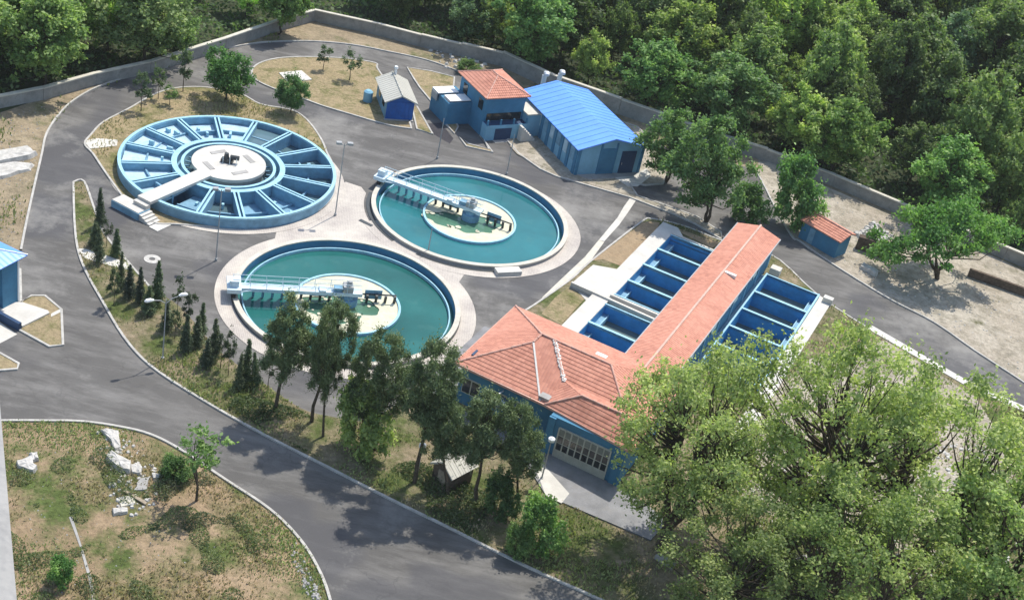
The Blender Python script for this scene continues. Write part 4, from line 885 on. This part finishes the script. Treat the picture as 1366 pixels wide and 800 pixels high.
PR['r1'] = tree_proto(21, 2.4, .9, 5.8, 70, 190, .13, 'round', .25, .5, .11)
PR['y1'] = tree_proto(22, 1.2, 1.2, 4.5, 16, 60, .13, 'tall', .32, .4, .06, 1)
PR['y2'] = tree_proto(23, 1.2, 1.0, 4.5, 13, 60, .13, 'tall', .36, .4, .06, 1)
PR['o1'] = tree_proto(24, 4, 1.6, 10, 110, 130, .17, 'oval', .18, .35, .16, 1, 2)
PR['u1'] = tree_proto(25, 6, 1.6, 6.2, 64, 260, .17, 'umbrella', .19, .6, .22, 1, 3)
PR['b1'] = tree_proto(26, 2.2, .1, 4.6, 60, 130, .14, 'oval', .24, .4, .06, .8, 3)
PR['p1'] = tree_proto(31, 2.6, 3.6, 11, 60, 420, .12, 'oval', .22, .3, .17, 1, 1, 'needle')
PR['p2'] = tree_proto(32, 2.6, 3.2, 11, 60, 420, .12, 'round', .22, .3, .17, 1, 1, 'needle')
PR['p3'] = tree_proto(33, 2.6, 2.2, 11, 66, 400, .12, 'oval', .22, .3, .17, 1, 1, 'needle')
PR['pl1'] = tree_proto(41, 7, 3.5, 17, 190, 160, .14, 'round', .15, .4, .42, 1, 3)
PR['pl2'] = tree_proto(42, 8, 3.0, 18, 155, 155, .14, 'oval', .13, .45, .45, 1, 4)
PR['pl3'] = tree_proto(43, 7, 3.0, 16, 120, 155, .14, 'round', .14, .45, .4, 1, 3)
PR['sap'] = tree_proto(44, 1.2, 1.8, 4.5, 26, 26, .10, 'oval', .26, .3, .05, 1, 2)
PR['cy1'] = conifer_proto(51, 5, .75); PR['cy2'] = conifer_proto(52, 5, .9, 2300); PR['cy3'] = conifer_proto(53, 5, .65, 2000)

def by_px(kind, name, label, cat, base, top, wpx, col, group=None, z=0, rot=None):
    col = tuple(c * 1.75 + .008 for c in col)
    p = G(*base, z); H = tall(base, top); x, y, dist = PJ((p.x, p.y, H)); R = wpx * dist / FOC; off = (top[0] - x) * dist / FOC
    tilt = math.atan2(off, H) if abs(off) > .4 else 0
    return plant(PR[kind], name, label, cat, p, H, R, col, group, rot if rot is not None else random.random() * 6, tilt, z)
random.seed(5)
DG, MG, YG, BG, PG, BL_ = (.045, .075, .03), (.07, .125, .035), (.16, .22, .05), (.11, .20, .04), (.05, .075, .035), (.05, .09, .05)
# pines on the verge
g = 'pines on the verge beside the lower road'
for k, base, top, wpx, lab in (('p1', (367, 548), (395, 400), 40, 'tall dark pine, leftmost of the pines in front of the lower round basin'), ('p2', (416, 563), (452, 398), 37, 'tall dark pine with a bare leaning trunk, second from the left'),
        ('p1', (431, 583), (437, 428), 26, 'slender dark pine close behind the second pine from the left'), ('p3', (500, 600), (520, 437), 42, 'dark pine whose top covers the near rim of the lower round basin'),
        ('p2', (553, 645), (592, 452), 45, 'tallest dark pine, left of the blue hall corner'), ('p3', (598, 662), (575, 500), 38, 'dark pine behind the short lamp, left of the hall'),
        ('p2', (636, 672), (650, 528), 44, 'broad dark pine in front of the blue hall wall'), ('p3', (690, 682), (692, 535), 36, 'rightmost dark pine, beside the hall door apron'), ('p3', (470, 590), (488, 470), 26, 'small dark pine between the left pines and the basin rim')):
    by_px(k, 'pine_tree', lab, 'tree', base, top, wpx * .98, (.078, .112, .042), g)
by_px('b1', 'young_tree', 'young yellow green tree under the pines', 'tree', (487, 606), (480, 520), 38, (.20, .25, .07))
by_px('b1', 'bush', 'bright green bush right of the pines, near the hall apron', 'bush', (722, 735), (722, 672), 32, (.13, .22, .05))
by_px('b1', 'bush', 'dark bush under the rightmost pine', 'bush', (668, 690), (668, 640), 26, (.07, .12, .04))
by_px('b1', 'bush', 'low green bush at the roadside, left of the hall apron', 'bush', (690, 742), (690, 706), 18, (.12, .19, .05))
# small conifers
cl = [((133, 303), (132, 250), 'topmost small conifer at the pointed end of the verge'), ((131, 352), (131, 306), 'small conifer above the white path, left one'), ((142, 330), (141, 288), 'small thin conifer near the verge point, right of the topmost'),
      ((155, 343), (155, 308), 'small conifer just above the white path'), ((152, 408), (152, 364), 'small dark conifer at the left kerb below the white path'), ((161, 388), (160, 337), 'small dark conifer standing on the white path'),
      ((186, 405), (185, 358), 'small conifer right of the white path end'), ((209, 408), (210, 345), 'tall narrow conifer at the asphalt edge above the twin armed lamp'), ((236, 425), (237, 366), 'narrow conifer right of the twin armed lamp head'),
      ((222, 442), (224, 402), 'short conifer beside the twin armed lamp'), ((250, 436), (251, 393), 'conifer beside the asphalt, right of the narrow one by the lamp'), ((268, 450), (267, 402), 'conifer right of the lamp, midway down the verge'),
      ((247, 470), (248, 420), 'lower conifer right of the lamp foot'), ((284, 480), (285, 424), 'conifer facing the rim of the lower round basin'), ((304, 502), (306, 438), 'dark conifer left of the pines, upper one of a close pair'),
      ((327, 512), (328, 456), 'dark conifer left of the pines, right one of a close pair'), ((357, 518), (357, 470), 'small conifer at the foot of the leftmost pine'), ((318, 520), (318, 470), 'low conifer between the close pair and the road'), ((172, 398), (172, 356), 'slim conifer between the two beside the white path'), ((198, 420), (198, 378), 'slim conifer left of the tall one above the lamp'), ((233, 452), (233, 412), 'slim conifer just right of the twin armed lamp pole'),
      ((262, 462), (261, 418), 'slim conifer in the middle of the verge, between two darker ones'), ((294, 492), (294, 444), 'slim conifer left of the close pair'), ((342, 516), (342, 466), 'slim conifer between the close pair and the leftmost pine'), ((275, 490), (275, 450), 'short slim conifer nearest the road kerb, below the lamp'), ((127, 330), (127, 292), 'slim conifer at the left kerb near the verge point')]
for i, (base, top, lab) in enumerate(cl): top = (top[0] + random.uniform(-3, 3), top[1] + random.uniform(-4, 5)); by_px(('cy1', 'cy2', 'y2', 'cy3', 'y1', 'cy2')[i % 6], 'conifer', lab, 'tree', base, top, (8.5, 10, 8)[i % 3] * (1.15 if i > 6 else .95), ((.04, .06, .03), (.05, .078, .03), (.035, .05, .03), (.06, .08, .035))[i * 7 % 4], 'small conifers along the verge')
# trees round the upper part
for k, nm, base, top, wpx, col, lab in (('y1', 'pine_tree', (188, 149), (189, 97), 13, (.06, .09, .045), 'small grey green pine at the left end of the round tank verge'), ('y2', 'young_tree', (211, 133), (213, 88), 10, (.07, .11, .04), 'thin young tree between two small pines on the round tank verge'),
        ('y1', 'pine_tree', (244, 123), (248, 67), 13, (.06, .09, .045), 'small grey green pine beside the upper road, left of the round tree'), ('y2', 'bush', (226, 141), (228, 114), 11, (.09, .15, .04), 'small bush beside the thin young tree on the round tank verge'),
        ('r1', 'round_tree', (301, 134), (305, 68), 30, (.055, .13, .03), 'dense round green tree behind the radial walled tank'), ('r1', 'young_tree', (388, 152), (393, 103), 20, (.06, .13, .035), 'small leafy tree at the right end of the round tank verge'),
        ('y1', 'pine_tree', (431, 94), (438, 61), 10, (.06, .095, .045), 'small pine on the sandy island, left one of two'), ('y2', 'pine_tree', (466, 108), (474, 67), 13, (.06, .095, .045), 'small pine on the sandy island, right one of two'),
        ('f3', 'broadleaf_tree', (372, 46), (386, -40), 34, (.10, .17, .04), 'leafy tree with a red brown trunk in front of the wall corner at the top'),
        ('o1', 'broadleaf_tree', (888, 243), (903, 152), 42, (.09, .16, .045), 'green tree right of the workshop, left one of the pair'), ('o1', 'broadleaf_tree', (941, 297), (953, 165), 56, (.085, .15, .045), 'larger green tree of the pair beside the side road'),
        ('b1', 'bush', (1000, 300), (1000, 250), 26, (.08, .15, .04), 'bushy shrub at the far end of the long roof'), ('b1', 'willow', (1062, 306), (1066, 216), 34, (.10, .19, .05), 'feathery light green willow behind the small blue hut'),
        ('u1', 'umbrella_tree', (1250, 372), (1252, 290), 76, (.08, .17, .035), 'wide flat crowned tree with spreading limbs in the sandy yard'), ('b1', 'bush', (625, 98), (622, 82), 16, (.1, .16, .04), 'small bush behind the pink roofed office'),
        ('sap', 'young_tree', (262, 668), (272, 572), 40, (.10, .17, .045), 'thin sapling on the weedy plot leaning over the lower road'),
        
        ('b1', 'bush', (82, 778), (82, 745), 20, (.09, .18, .035), 'bright green shrub on the weedy plot near the ledge'), ('b1', 'bush', (232, 640), (232, 613), 20, (.07, .13, .03), 'low green shrub left of the thin sapling'), 
        ):
    by_px(k, nm, lab, 'tree' if 'bush' != nm else 'bush', base, top, wpx, col)
# big plane trees, lower right
gp = 'big plane trees at the lower right'
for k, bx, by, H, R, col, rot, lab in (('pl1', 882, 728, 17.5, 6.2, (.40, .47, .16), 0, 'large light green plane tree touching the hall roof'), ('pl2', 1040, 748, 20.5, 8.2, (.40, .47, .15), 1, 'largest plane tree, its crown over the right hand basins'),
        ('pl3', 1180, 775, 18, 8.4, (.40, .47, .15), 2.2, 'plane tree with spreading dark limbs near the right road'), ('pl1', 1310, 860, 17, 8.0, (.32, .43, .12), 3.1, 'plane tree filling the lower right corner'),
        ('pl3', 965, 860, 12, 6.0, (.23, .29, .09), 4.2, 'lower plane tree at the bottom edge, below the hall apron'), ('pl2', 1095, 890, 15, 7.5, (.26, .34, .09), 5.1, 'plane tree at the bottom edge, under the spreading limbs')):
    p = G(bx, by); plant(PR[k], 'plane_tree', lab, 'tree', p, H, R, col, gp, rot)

# forest beyond the wall
site = [(p.x, p.y) for p in GL([(-400, 260), (-80, 160), (57, 133), (200, 97), (300, 66), (372, 41), (418, 28), (560, 62), (668, 88), (740, 122), (895, 176), (1020, 214), (1197, 285), (1339, 345), (1560, 430)])]
def beyond(x, y):
    for i in range(len(site) - 1):
        (x0, y0), (x1, y1) = site[i], site[i + 1]
        if x0 <= x <= x1:
            return y - (y0 + (y1 - y0) * (x - x0) / (x1 - x0))
    return -1
rnd = random.Random(77); cnt = 0
special = [(60, 90, 'big bright green tree at the upper left corner', (.15, .22, .06)), (190, 60, 'pale olive green tree behind the left wall', (.15, .20, .07)), (700, 75, 'light green tree rising behind the wall between office and workshop', (.11, .20, .05)),
           (860, 130, 'tall light green tree behind the blue roofed workshop', (.11, .20, .05)), (960, 165, 'green tree just behind the wall, right of the blue roof', (.10, .17, .05)), (1110, 200, 'yellow green bushy tree behind the wall, middle right', (.13, .20, .04)),
           (1250, 262, 'bright green tree rising over the wall above the wide flat crowned tree', (.12, .22, .05)), (30, 60, 'bright green tree at the left picture edge behind the wall', (.13, .20, .055))]
used = []
for px, py, lab, col in special:
    p = G(px, py + 45 if px > 300 else py + 30)
    while beyond(p.x, p.y) < 3.2: p.y += .5
    H = rnd.uniform(10, 12.5); used.append((p.x, p.y)); col = tuple(c * 1.7 for c in col); plant(PR[rnd.choice(['f1', 'f2', 'f5'])], 'forest_tree', lab, 'tree', p, H, rnd.uniform(4.4, 5.2), col, None, rnd.random() * 6, 0, 0)
step = 7.3
for j in range(40):
    for i in range(46):
        x = -110 + i * step + (j % 2) * step / 2 + rnd.uniform(-2.2, 2.2); y = 95 + j * step * .88 + rnd.uniform(-2.2, 2.2); d = beyond(x, y)
        if d < 3.0: continue
        u_, v_, c_ = PJ((x, y, 7))
        if not (-240 < u_ < 1480 and -75 < v_ < 900): continue
        if any((x - a) ** 2 + (y - b_) ** 2 < 20 for a, b_ in used): continue
        H = rnd.uniform(7, 16); R = H * rnd.uniform(.26, .40)
        if rnd.random() < .1: continue
        if d < 6: H *= .75; R *= .8
        r = rnd.random()
        if u_ < 380: col = (.10, .17, .04) if r < .5 else ((.13, .20, .055) if r < .75 else (.065, .11, .035))
        else: col = (.042, .068, .024) if r < .4 else ((.06, .095, .03) if r < .68 else ((.095, .14, .036) if r < .9 else (.05, .09, .045)))
        f = rnd.uniform(2.4, 3.9); col = (col[0] * f * 1.12, col[1] * f, col[2] * f * .9)
        L = u_ < 380
        kd = ('bright', 'light olive', 'dark')[0 if r < .5 else (1 if r < .75 else 2)] if L else ('darkest', 'mid', 'light', 'blue')[0 if r < .4 else (1 if r < .68 else (2 if r < .9 else 3))]
        lab = kd + (' green tree massed in the woodland beyond the left wall' if L else ' green tree massed in the deep woodland beyond the long wall')
        plant(PR[rnd.choice(['f1', 'f2', 'f3', 'f4', 'f5'])], 'forest_tree', lab, 'tree', Vector((x, y, 0)), H, R, col, kd + (' woodland trees beyond the left wall' if L else ' woodland trees beyond the long wall'), rnd.random() * 6, 0, 0); cnt += 1
print('forest trees', cnt)

# low undergrowth that fills the wood beyond the wall
ug = np.random.default_rng(9); n = 150000; x = -90 + 220 * ug.random(n); y = 110 + 150 * ug.random(n)
px_ = np.array([p[0] for p in site]); py_ = np.array([p[1] for p in site]); yw = np.interp(x, px_, py_); k = (y > yw + 1.2) & (y < yw + 75); x, y = x[k], y[k]; n = len(x)
vv = sum(np.sin(x * a + y * b_ + p) for a, b_, p in ((.35, .1, 1), (-.2, .4, 2), (.15, -.3, 4), (.7, .5, 0), (-.6, .8, 3))) / 2.5
zt = np.clip(1.3 + 1.1 * vv, .15, 4); P3 = np.stack([x, y, zt * ug.random(n) ** .4], 1)
V, F, tt = leaf_quads(P3, ug.normal(size=(n, 3)) + np.array([0, 0, .8]), np.full(n, .32), ug, np.clip(.5 + .2 * vv + .2 * ug.normal(size=n), 0, 1))
o = bpy.data.objects.new('undergrowth', mesh_np('undergrowth', V, F, tt, 'leaf')); link(o); o.color = (.10, .16, .06, 1); o['kind'] = 'stuff'; o['label'] = 'low tangled undergrowth on the woodland floor beyond the wall'

# grass and weeds
def in_poly(px, py, poly):
    x = np.array([p[0] for p in poly]); y = np.array([p[1] for p in poly]); c = np.zeros(len(px), bool); j = len(x) - 1
    for i in range(len(x)):
        k = ((y[i] > py) != (y[j] > py)) & (px < (x[j] - x[i]) * (py - y[i]) / (y[j] - y[i] + 1e-12) + x[i]); c ^= k; j = i
    return c
def vnoise(x, y, s, seed):
    r = np.random.default_rng(seed); k = r.normal(size=(10, 2)) / s; ph = r.random(10) * 6.28
    return sum(np.sin(x * a + y * b_ + p) for (a, b_), p in zip(k, ph)) / 3.2
def grass(name, poly, dens, hgt, col, seed, cut=0.0, avoid=(), z=.1, sc=2.5):
    rng = np.random.default_rng(seed); P = [(p[0], p[1]) for p in poly]; x0, x1 = min(p[0] for p in P), max(p[0] for p in P); y0, y1 = min(p[1] for p in P), max(p[1] for p in P)
    n = int((x1 - x0) * (y1 - y0) * dens); x = x0 + (x1 - x0) * rng.random(n); y = y0 + (y1 - y0) * rng.random(n)
    v = vnoise(x, y, sc, seed); k = in_poly(x, y, P) & (v + .35 * rng.normal(size=n) > cut)
    for c, r in avoid: k &= np.hypot(x - c[0], y - c[1]) > r
    for q in avoid_polys: k &= ~in_poly(x, y, q)
    x, y, v = x[k], y[k], v[k]; n = len(x); h = hgt * (.5 + rng.random(n)) * (1 + .3 * v)
    a = rng.random(n) * 6.28; w_ = h * .45; B = np.stack([x, y, np.full(n, z)], 1); dx = np.stack([np.cos(a), np.sin(a), 0 * a], 1) * w_[:, None]; up = np.stack([rng.normal(size=n) * .35 * h, rng.normal(size=n) * .35 * h, h], 1)
    V = np.stack([B - dx * .5, B + dx * .5, B + dx * .35 + up, B - dx * .6 + up * .8], 1).reshape(-1, 3)
    me = mesh_np(name, V, np.arange(4 * n).reshape(n, 4), np.clip(.5 + .25 * rng.normal(size=n) + .2 * v, 0, 1), 'grass')
    o = bpy.data.objects.new(name, me); link(o); o.color = (*col, 1); o['kind'] = 'stuff'; return tag(o, None, None)
avoid_polys = [[(p.x, p.y) for p in rect(-7.5, 18.5, -46.5, 2.5)]]
lot = [(p.x, p.y) for p in kb[::-1]] + [(p.x, p.y) for p in GL([(452, 900), (-60, 900), (-60, 570)])]
tag(grass('weeds', lot, 80, .13, (.26, .33, .12), 1, .25, z=.01), 'green weeds growing in patches on the plot below the lower road', 'weeds')
tag(grass('dry_grass', lot, 40, .14, (.36, .29, .16), 2, .3, z=.01, sc=1.6), 'dry straw coloured grass on the plot below the lower road', 'grass')
def tangle(name, label, poly, n, hgt, ls, col, seed, cut, sc):
    rng = np.random.default_rng(seed); P = [(p[0], p[1]) for p in poly]; x0, x1 = min(p[0] for p in P), max(p[0] for p in P); y0, y1 = min(p[1] for p in P), max(p[1] for p in P)
    x = x0 + (x1 - x0) * rng.random(n); y = y0 + (y1 - y0) * rng.random(n); v = vnoise(x, y, sc, seed); k = in_poly(x, y, P) & (v > cut)
    for q in avoid_polys: k &= ~in_poly(x, y, q)
    x, y, v = x[k], y[k], v[k]; n = len(x); top = hgt * np.clip((v - cut) * 2.2, 0, 1.3)
    V, F, t = leaf_quads(np.stack([x, y, .02 + top * rng.random(n) ** .5], 1), rng.normal(size=(n, 3)) + np.array([0, 0, .6]), np.full(n, ls), rng, np.clip(.5 + .25 * vnoise(x, y, sc * .4, seed + 5) + .2 * rng.normal(size=n), 0, 1))
    o = bpy.data.objects.new(name, mesh_np(name, V, F, t, 'leaf')); link(o); o.color = (*col, 1); o['kind'] = 'stuff'; o['label'] = label
tangle('undergrowth', 'low tangled green shrubs spreading over the plot below the lower road', GL([(20, 575), (200, 600), (330, 700), (400, 760), (420, 850), (0, 850)]), 70000, .5, .075, (.16, .20, .08), 21, .5, 1.1)
tangle('undergrowth', 'dark scrub at the foot of the thin sapling', GL([(225, 600), (300, 650), (330, 690), (290, 720), (225, 690), (205, 650)]), 12000, .6, .07, (.15, .17, .09), 28, .15, 1.0)
spx = [(p.x, p.y) for p in sp]
tangle('undergrowth', 'low dark shrubs and weeds added to deepen the shade under the pines', GL([(330, 520), (400, 545), (500, 590), (600, 640), (740, 690), (800, 790), (700, 750), (520, 662), (400, 600), (300, 545)]), 60000, .7, .10, (.10, .14, .055), 23, .2, 1.8)  # dark plants added to imitate the shaded ground below the pines
tag(grass('weeds', spx, 34, .16, (.24, .28, .10), 3, .25), 'green weeds on the long verge under the pines and conifers', 'weeds')
tag(grass('dry_grass', spx, 22, .13, (.36, .30, .17), 4, .2, sc=1.5), 'dry grass on the long verge under the pines and conifers', 'grass')
fr = [(p.x, p.y) for p in GL([(115, 192), (140, 164), (208, 127), (278, 119), (345, 140), (398, 153), (436, 205), (440, 268), (300, 300), (178, 280)])]
tag(grass('dry_grass', fr, 14, .18, (.34, .30, .14), 5, .1, [(CF, RF + 1.1)]), 'dry yellow grass on the verge round the radial walled tank', 'grass')
lw = [(p.x, p.y) for p in GL([(-60, 165), (57, 135), (200, 99), (370, 44), (372, 56), (235, 82), (98, 133), (58, 190), (28, 333), (-60, 330)])]
tag(grass('grass', lw, 9, .2, (.20, .24, .08), 6, .45, z=.01, sc=3), 'thin green grass on the bank left of the left road', 'grass')

# ------------------------------------------------------------------ rubble, slabs and small things
def slab(name, label, cat, quad, z1, mat='stone', z0=.0, group=None):
    P = GL(quad); rr_ = random.Random(int(quad[0][0] * 7 + quad[0][1])); q = []
    if cat in ('rubble', 'slab', 'block'):
        for i in range(len(P)):
            a, c = P[i], P[(i + 1) % len(P)]
            for k in range(3):
                v = a.lerp(c, k / 3); j = .06 * min(1.5, (c - a).length); q.append(v + Vector((rr_.uniform(-j, j), rr_.uniform(-j, j), 0)))
        b = MB(); ce = sum(q, Vector()) / len(q); t2 = [v.lerp(ce, .08) + Vector((0, 0, z1 * rr_.uniform(.7, 1.05))) for v in q]; t3 = [v.lerp(ce, .5) + Vector((0, 0, z1 * rr_.uniform(.85, 1.15))) for v in q]; n = len(q)
        for i in range(n):
            j = (i + 1) % n; b.face([q[i], q[j], t2[j], t2[i]]); b.face([t2[i], t2[j], t3[j], t3[i]]); b.face([t3[i], t3[j], ce + Vector((0, 0, z1))])
        return b.build(name, mat, None, label, cat, group)
    b = MB(); b.prism(P, z0, z1, True); return b.build(name, mat, None, label, cat, group)
slab('concrete_slab', 'large pale concrete slab on the bank at the left edge, upper part', 'slab', [(-30, 208), (38, 199), (51, 207), (38, 213), (-30, 226)], .5, 'stone')
slab('concrete_slab', 'large pale concrete slab on the bank at the left edge, lower part', 'slab', [(-30, 226), (20, 218), (46, 220), (40, 228), (0, 240), (-30, 246)], .35, 'stone')
slab('rubble_block', 'white broken block on the weedy plot, nearest the road', 'rubble', [(134, 576), (143, 574), (158, 577), (161, 600), (153, 603), (148, 590)], .35)
slab('rubble_block', 'long white broken block lying on the bare soil of the weedy plot', 'rubble', [(140, 612), (148, 604), (176, 622), (174, 632), (162, 632), (150, 624)], .6)
slab('rubble_block', 'small white piece at the end of the long broken block', 'rubble', [(174, 622), (184, 620), (191, 627), (187, 634), (176, 634)], .3)
slab('rubble_block', 'grey flat slab right of the broken blocks', 'rubble', [(186, 640), (200, 636), (196, 655), (178, 656)], .18, 'concrete')
slab('rubble_block', 'small cream piece above the grey flat slab', 'rubble', [(202, 632), (214, 634), (216, 639), (205, 640)], .25)
slab('rubble_block', 'white slab at the lower end of the rubble on the weedy plot', 'rubble', [(150, 680), (170, 679), (171, 686), (151, 688)], .3)
slab('rubble_block', 'pale flat piece in the middle of the rubble on the weedy plot', 'rubble', [(158, 664), (178, 662), (182, 672), (160, 678)], .14, 'cream')
slab('rubble_block', 'white block beside the ledge on the weedy plot', 'rubble', [(22, 618), (40, 612), (50, 626), (46, 632), (24, 626)], .4)
slab('rubble_block', 'small white piece above the block beside the ledge', 'rubble', [(38, 608), (50, 607), (52, 615), (42, 617)], .4)
slab('timber_plank', 'pale plank leaning over the rubble on the weedy plot', 'plank', [(164, 657), (168, 655), (196, 672), (194, 675)], .2, 'wood', .1)
slab('timber_plank', 'long pale edging of a ditch running down the weedy plot', 'plank', [(92, 690), (96, 688), (108, 725), (122, 770), (128, 805), (124, 805), (118, 772), (106, 728)], .05, 'concrete')
slab('concrete_block', 'white beam lying on the sandy yard beside the right hand road', 'block', [(1146, 358), (1150, 354), (1171, 364), (1170, 369), (1166, 369)], .5, 'stone')
slab('tarp', 'crumpled blue plastic on the ground at the bottom edge', 'tarp', [(955, 780), (972, 776), (978, 790), (966, 797), (956, 792)], .3, 'blue_tarp')
hu_ = unit((.8, -.6)); hv_ = Vector((.6, .8, 0)); t, P = gable_house('hut', 'small dark hut with a pale roof under the pines', G(575, 640), hu_, hv_, 2.0, 2.4, 1.9, 2.6, 'roof_grey', 'brownstone', .25)
b = MB(); b.box(P(1.0, -.03), hu_, hv_, .4, .03, .05, 1.6); b.build('door', 'wood', t)
slab('stone_bench', 'dark stone bench under the plane trees at the bottom', 'bench', [(872, 746), (877, 743), (900, 756), (896, 761)], .5, 'concrete')
# ring cover on the asphalt
b = MB(); p = G(203, 346); b.ring(p, .28, .75, .0, .06, 20); b.build('ring_cover', 'stone', None, 'white ring shaped cover on the asphalt beside the small conifers', 'cover')
# stone heaps: scattered small stones
def stones(label, poly, n, s0, s1, seed, mat='stone'):
    rr_ = random.Random(seed); P = [(p.x, p.y) for p in GL(poly)]; xs = [p[0] for p in P]; ys = [p[1] for p in P]; b = MB(); k = 0
    while k < n:
        x, y = rr_.uniform(min(xs), max(xs)), rr_.uniform(min(ys), max(ys))
        if not in_poly(np.array([x]), np.array([y]), P)[0]: continue
        k += 1; s = rr_.uniform(s0, s1); m_ = 6; a0 = rr_.random() * 6; lo = [Vector((x + s * math.cos(a0 + j) * rr_.uniform(.7, 1.2), y + s * math.sin(a0 + j) * rr_.uniform(.7, 1.2), .0)) for j in range(m_)]
        hi = [Vector((x, y, 0)).lerp(v, .65) + Vector((0, 0, s * rr_.uniform(.4, .9))) for v in lo]; b.face(hi)
        for j in range(m_): q = (j + 1) % m_; b.face([lo[j], lo[q], hi[q], hi[j]])
    b.build('rubble', mat, None, label, None, None, 'stuff')
stones('white rubble heap behind the dark low wall in the sandy yard', [(1140, 315), (1165, 298), (1190, 315), (1184, 328), (1160, 326)], 110, .12, .5, 1)
stones('pale stones scattered in front of the long wall at the upper right', [(700, 80), (590, 68), (620, 76), (560, 62), (600, 95), (628, 92)], 60, .1, .4, 2)
stones('small stones over the sandy yard', [(1060, 250), (1190, 295), (1330, 350), (1366, 400), (1366, 500), (1180, 390), (1110, 345)], 420, .03, .13, 3)
stones('stones along the kerb bend of the weedy plot', [(390, 715), (405, 745), (430, 800), (412, 800), (388, 740)], 110, .04, .18, 4, 'concrete')
stones('stones and debris on the weedy plot', [(20, 575), (230, 585), (300, 700), (280, 790), (40, 790)], 200, .02, .08, 5, 'concrete')
stones('pale stones and plaster debris under the plane trees', [(1000, 640), (1150, 560), (1340, 600), (1366, 760), (1000, 790)], 700, .06, .35, 6)
stones('small broken rubble strewn round the white blocks on the weedy plot', [(130, 575), (165, 575), (215, 635), (200, 690), (150, 690), (135, 620)], 130, .06, .22, 8)
stones('small stones on the bank left of the left road', [(0, 150), (70, 140), (50, 200), (28, 320), (0, 320)], 160, .03, .1, 7, 'concrete')
# manhole covers
for i, (px, lab) in enumerate((((488, 298), 'dark elongated drain cover on the pink paving between the tanks'), ((554, 334), 'dark drain cover at the narrow gap between the two basins'))):
    b = MB(); p = G(*px); b.box(p, unit((.9, -.45)), unit((.45, .9)), .8, .22, .045, .075); b.build('drain_cover', 'metal_dark', None, lab, 'drain cover')

# ------------------------------------------------------------------ air
b = MB(); b.prism([(-260, -8), (300, -8), (300, 330), (-260, 330)], -3.4, 72, True); hz = b.build('haze', 'foam', None, kind='stuff'); hz.data.materials.clear()
hm = bpy.data.materials.new('haze'); hm.use_nodes = True; hn = hm.node_tree; hn.nodes.remove(hn.nodes['Principled BSDF']); pv = hn.nodes.new('ShaderNodeVolumePrincipled')
pv.inputs['Density'].default_value = .00011; pv.inputs['Color'].default_value = (.93, .93, .92, 1); hn.links.new(pv.outputs[0], hn.nodes['Material Output'].inputs['Volume']); hz.data.materials.append(hm); hz['label'] = 'thin pale summer haze over the whole site'
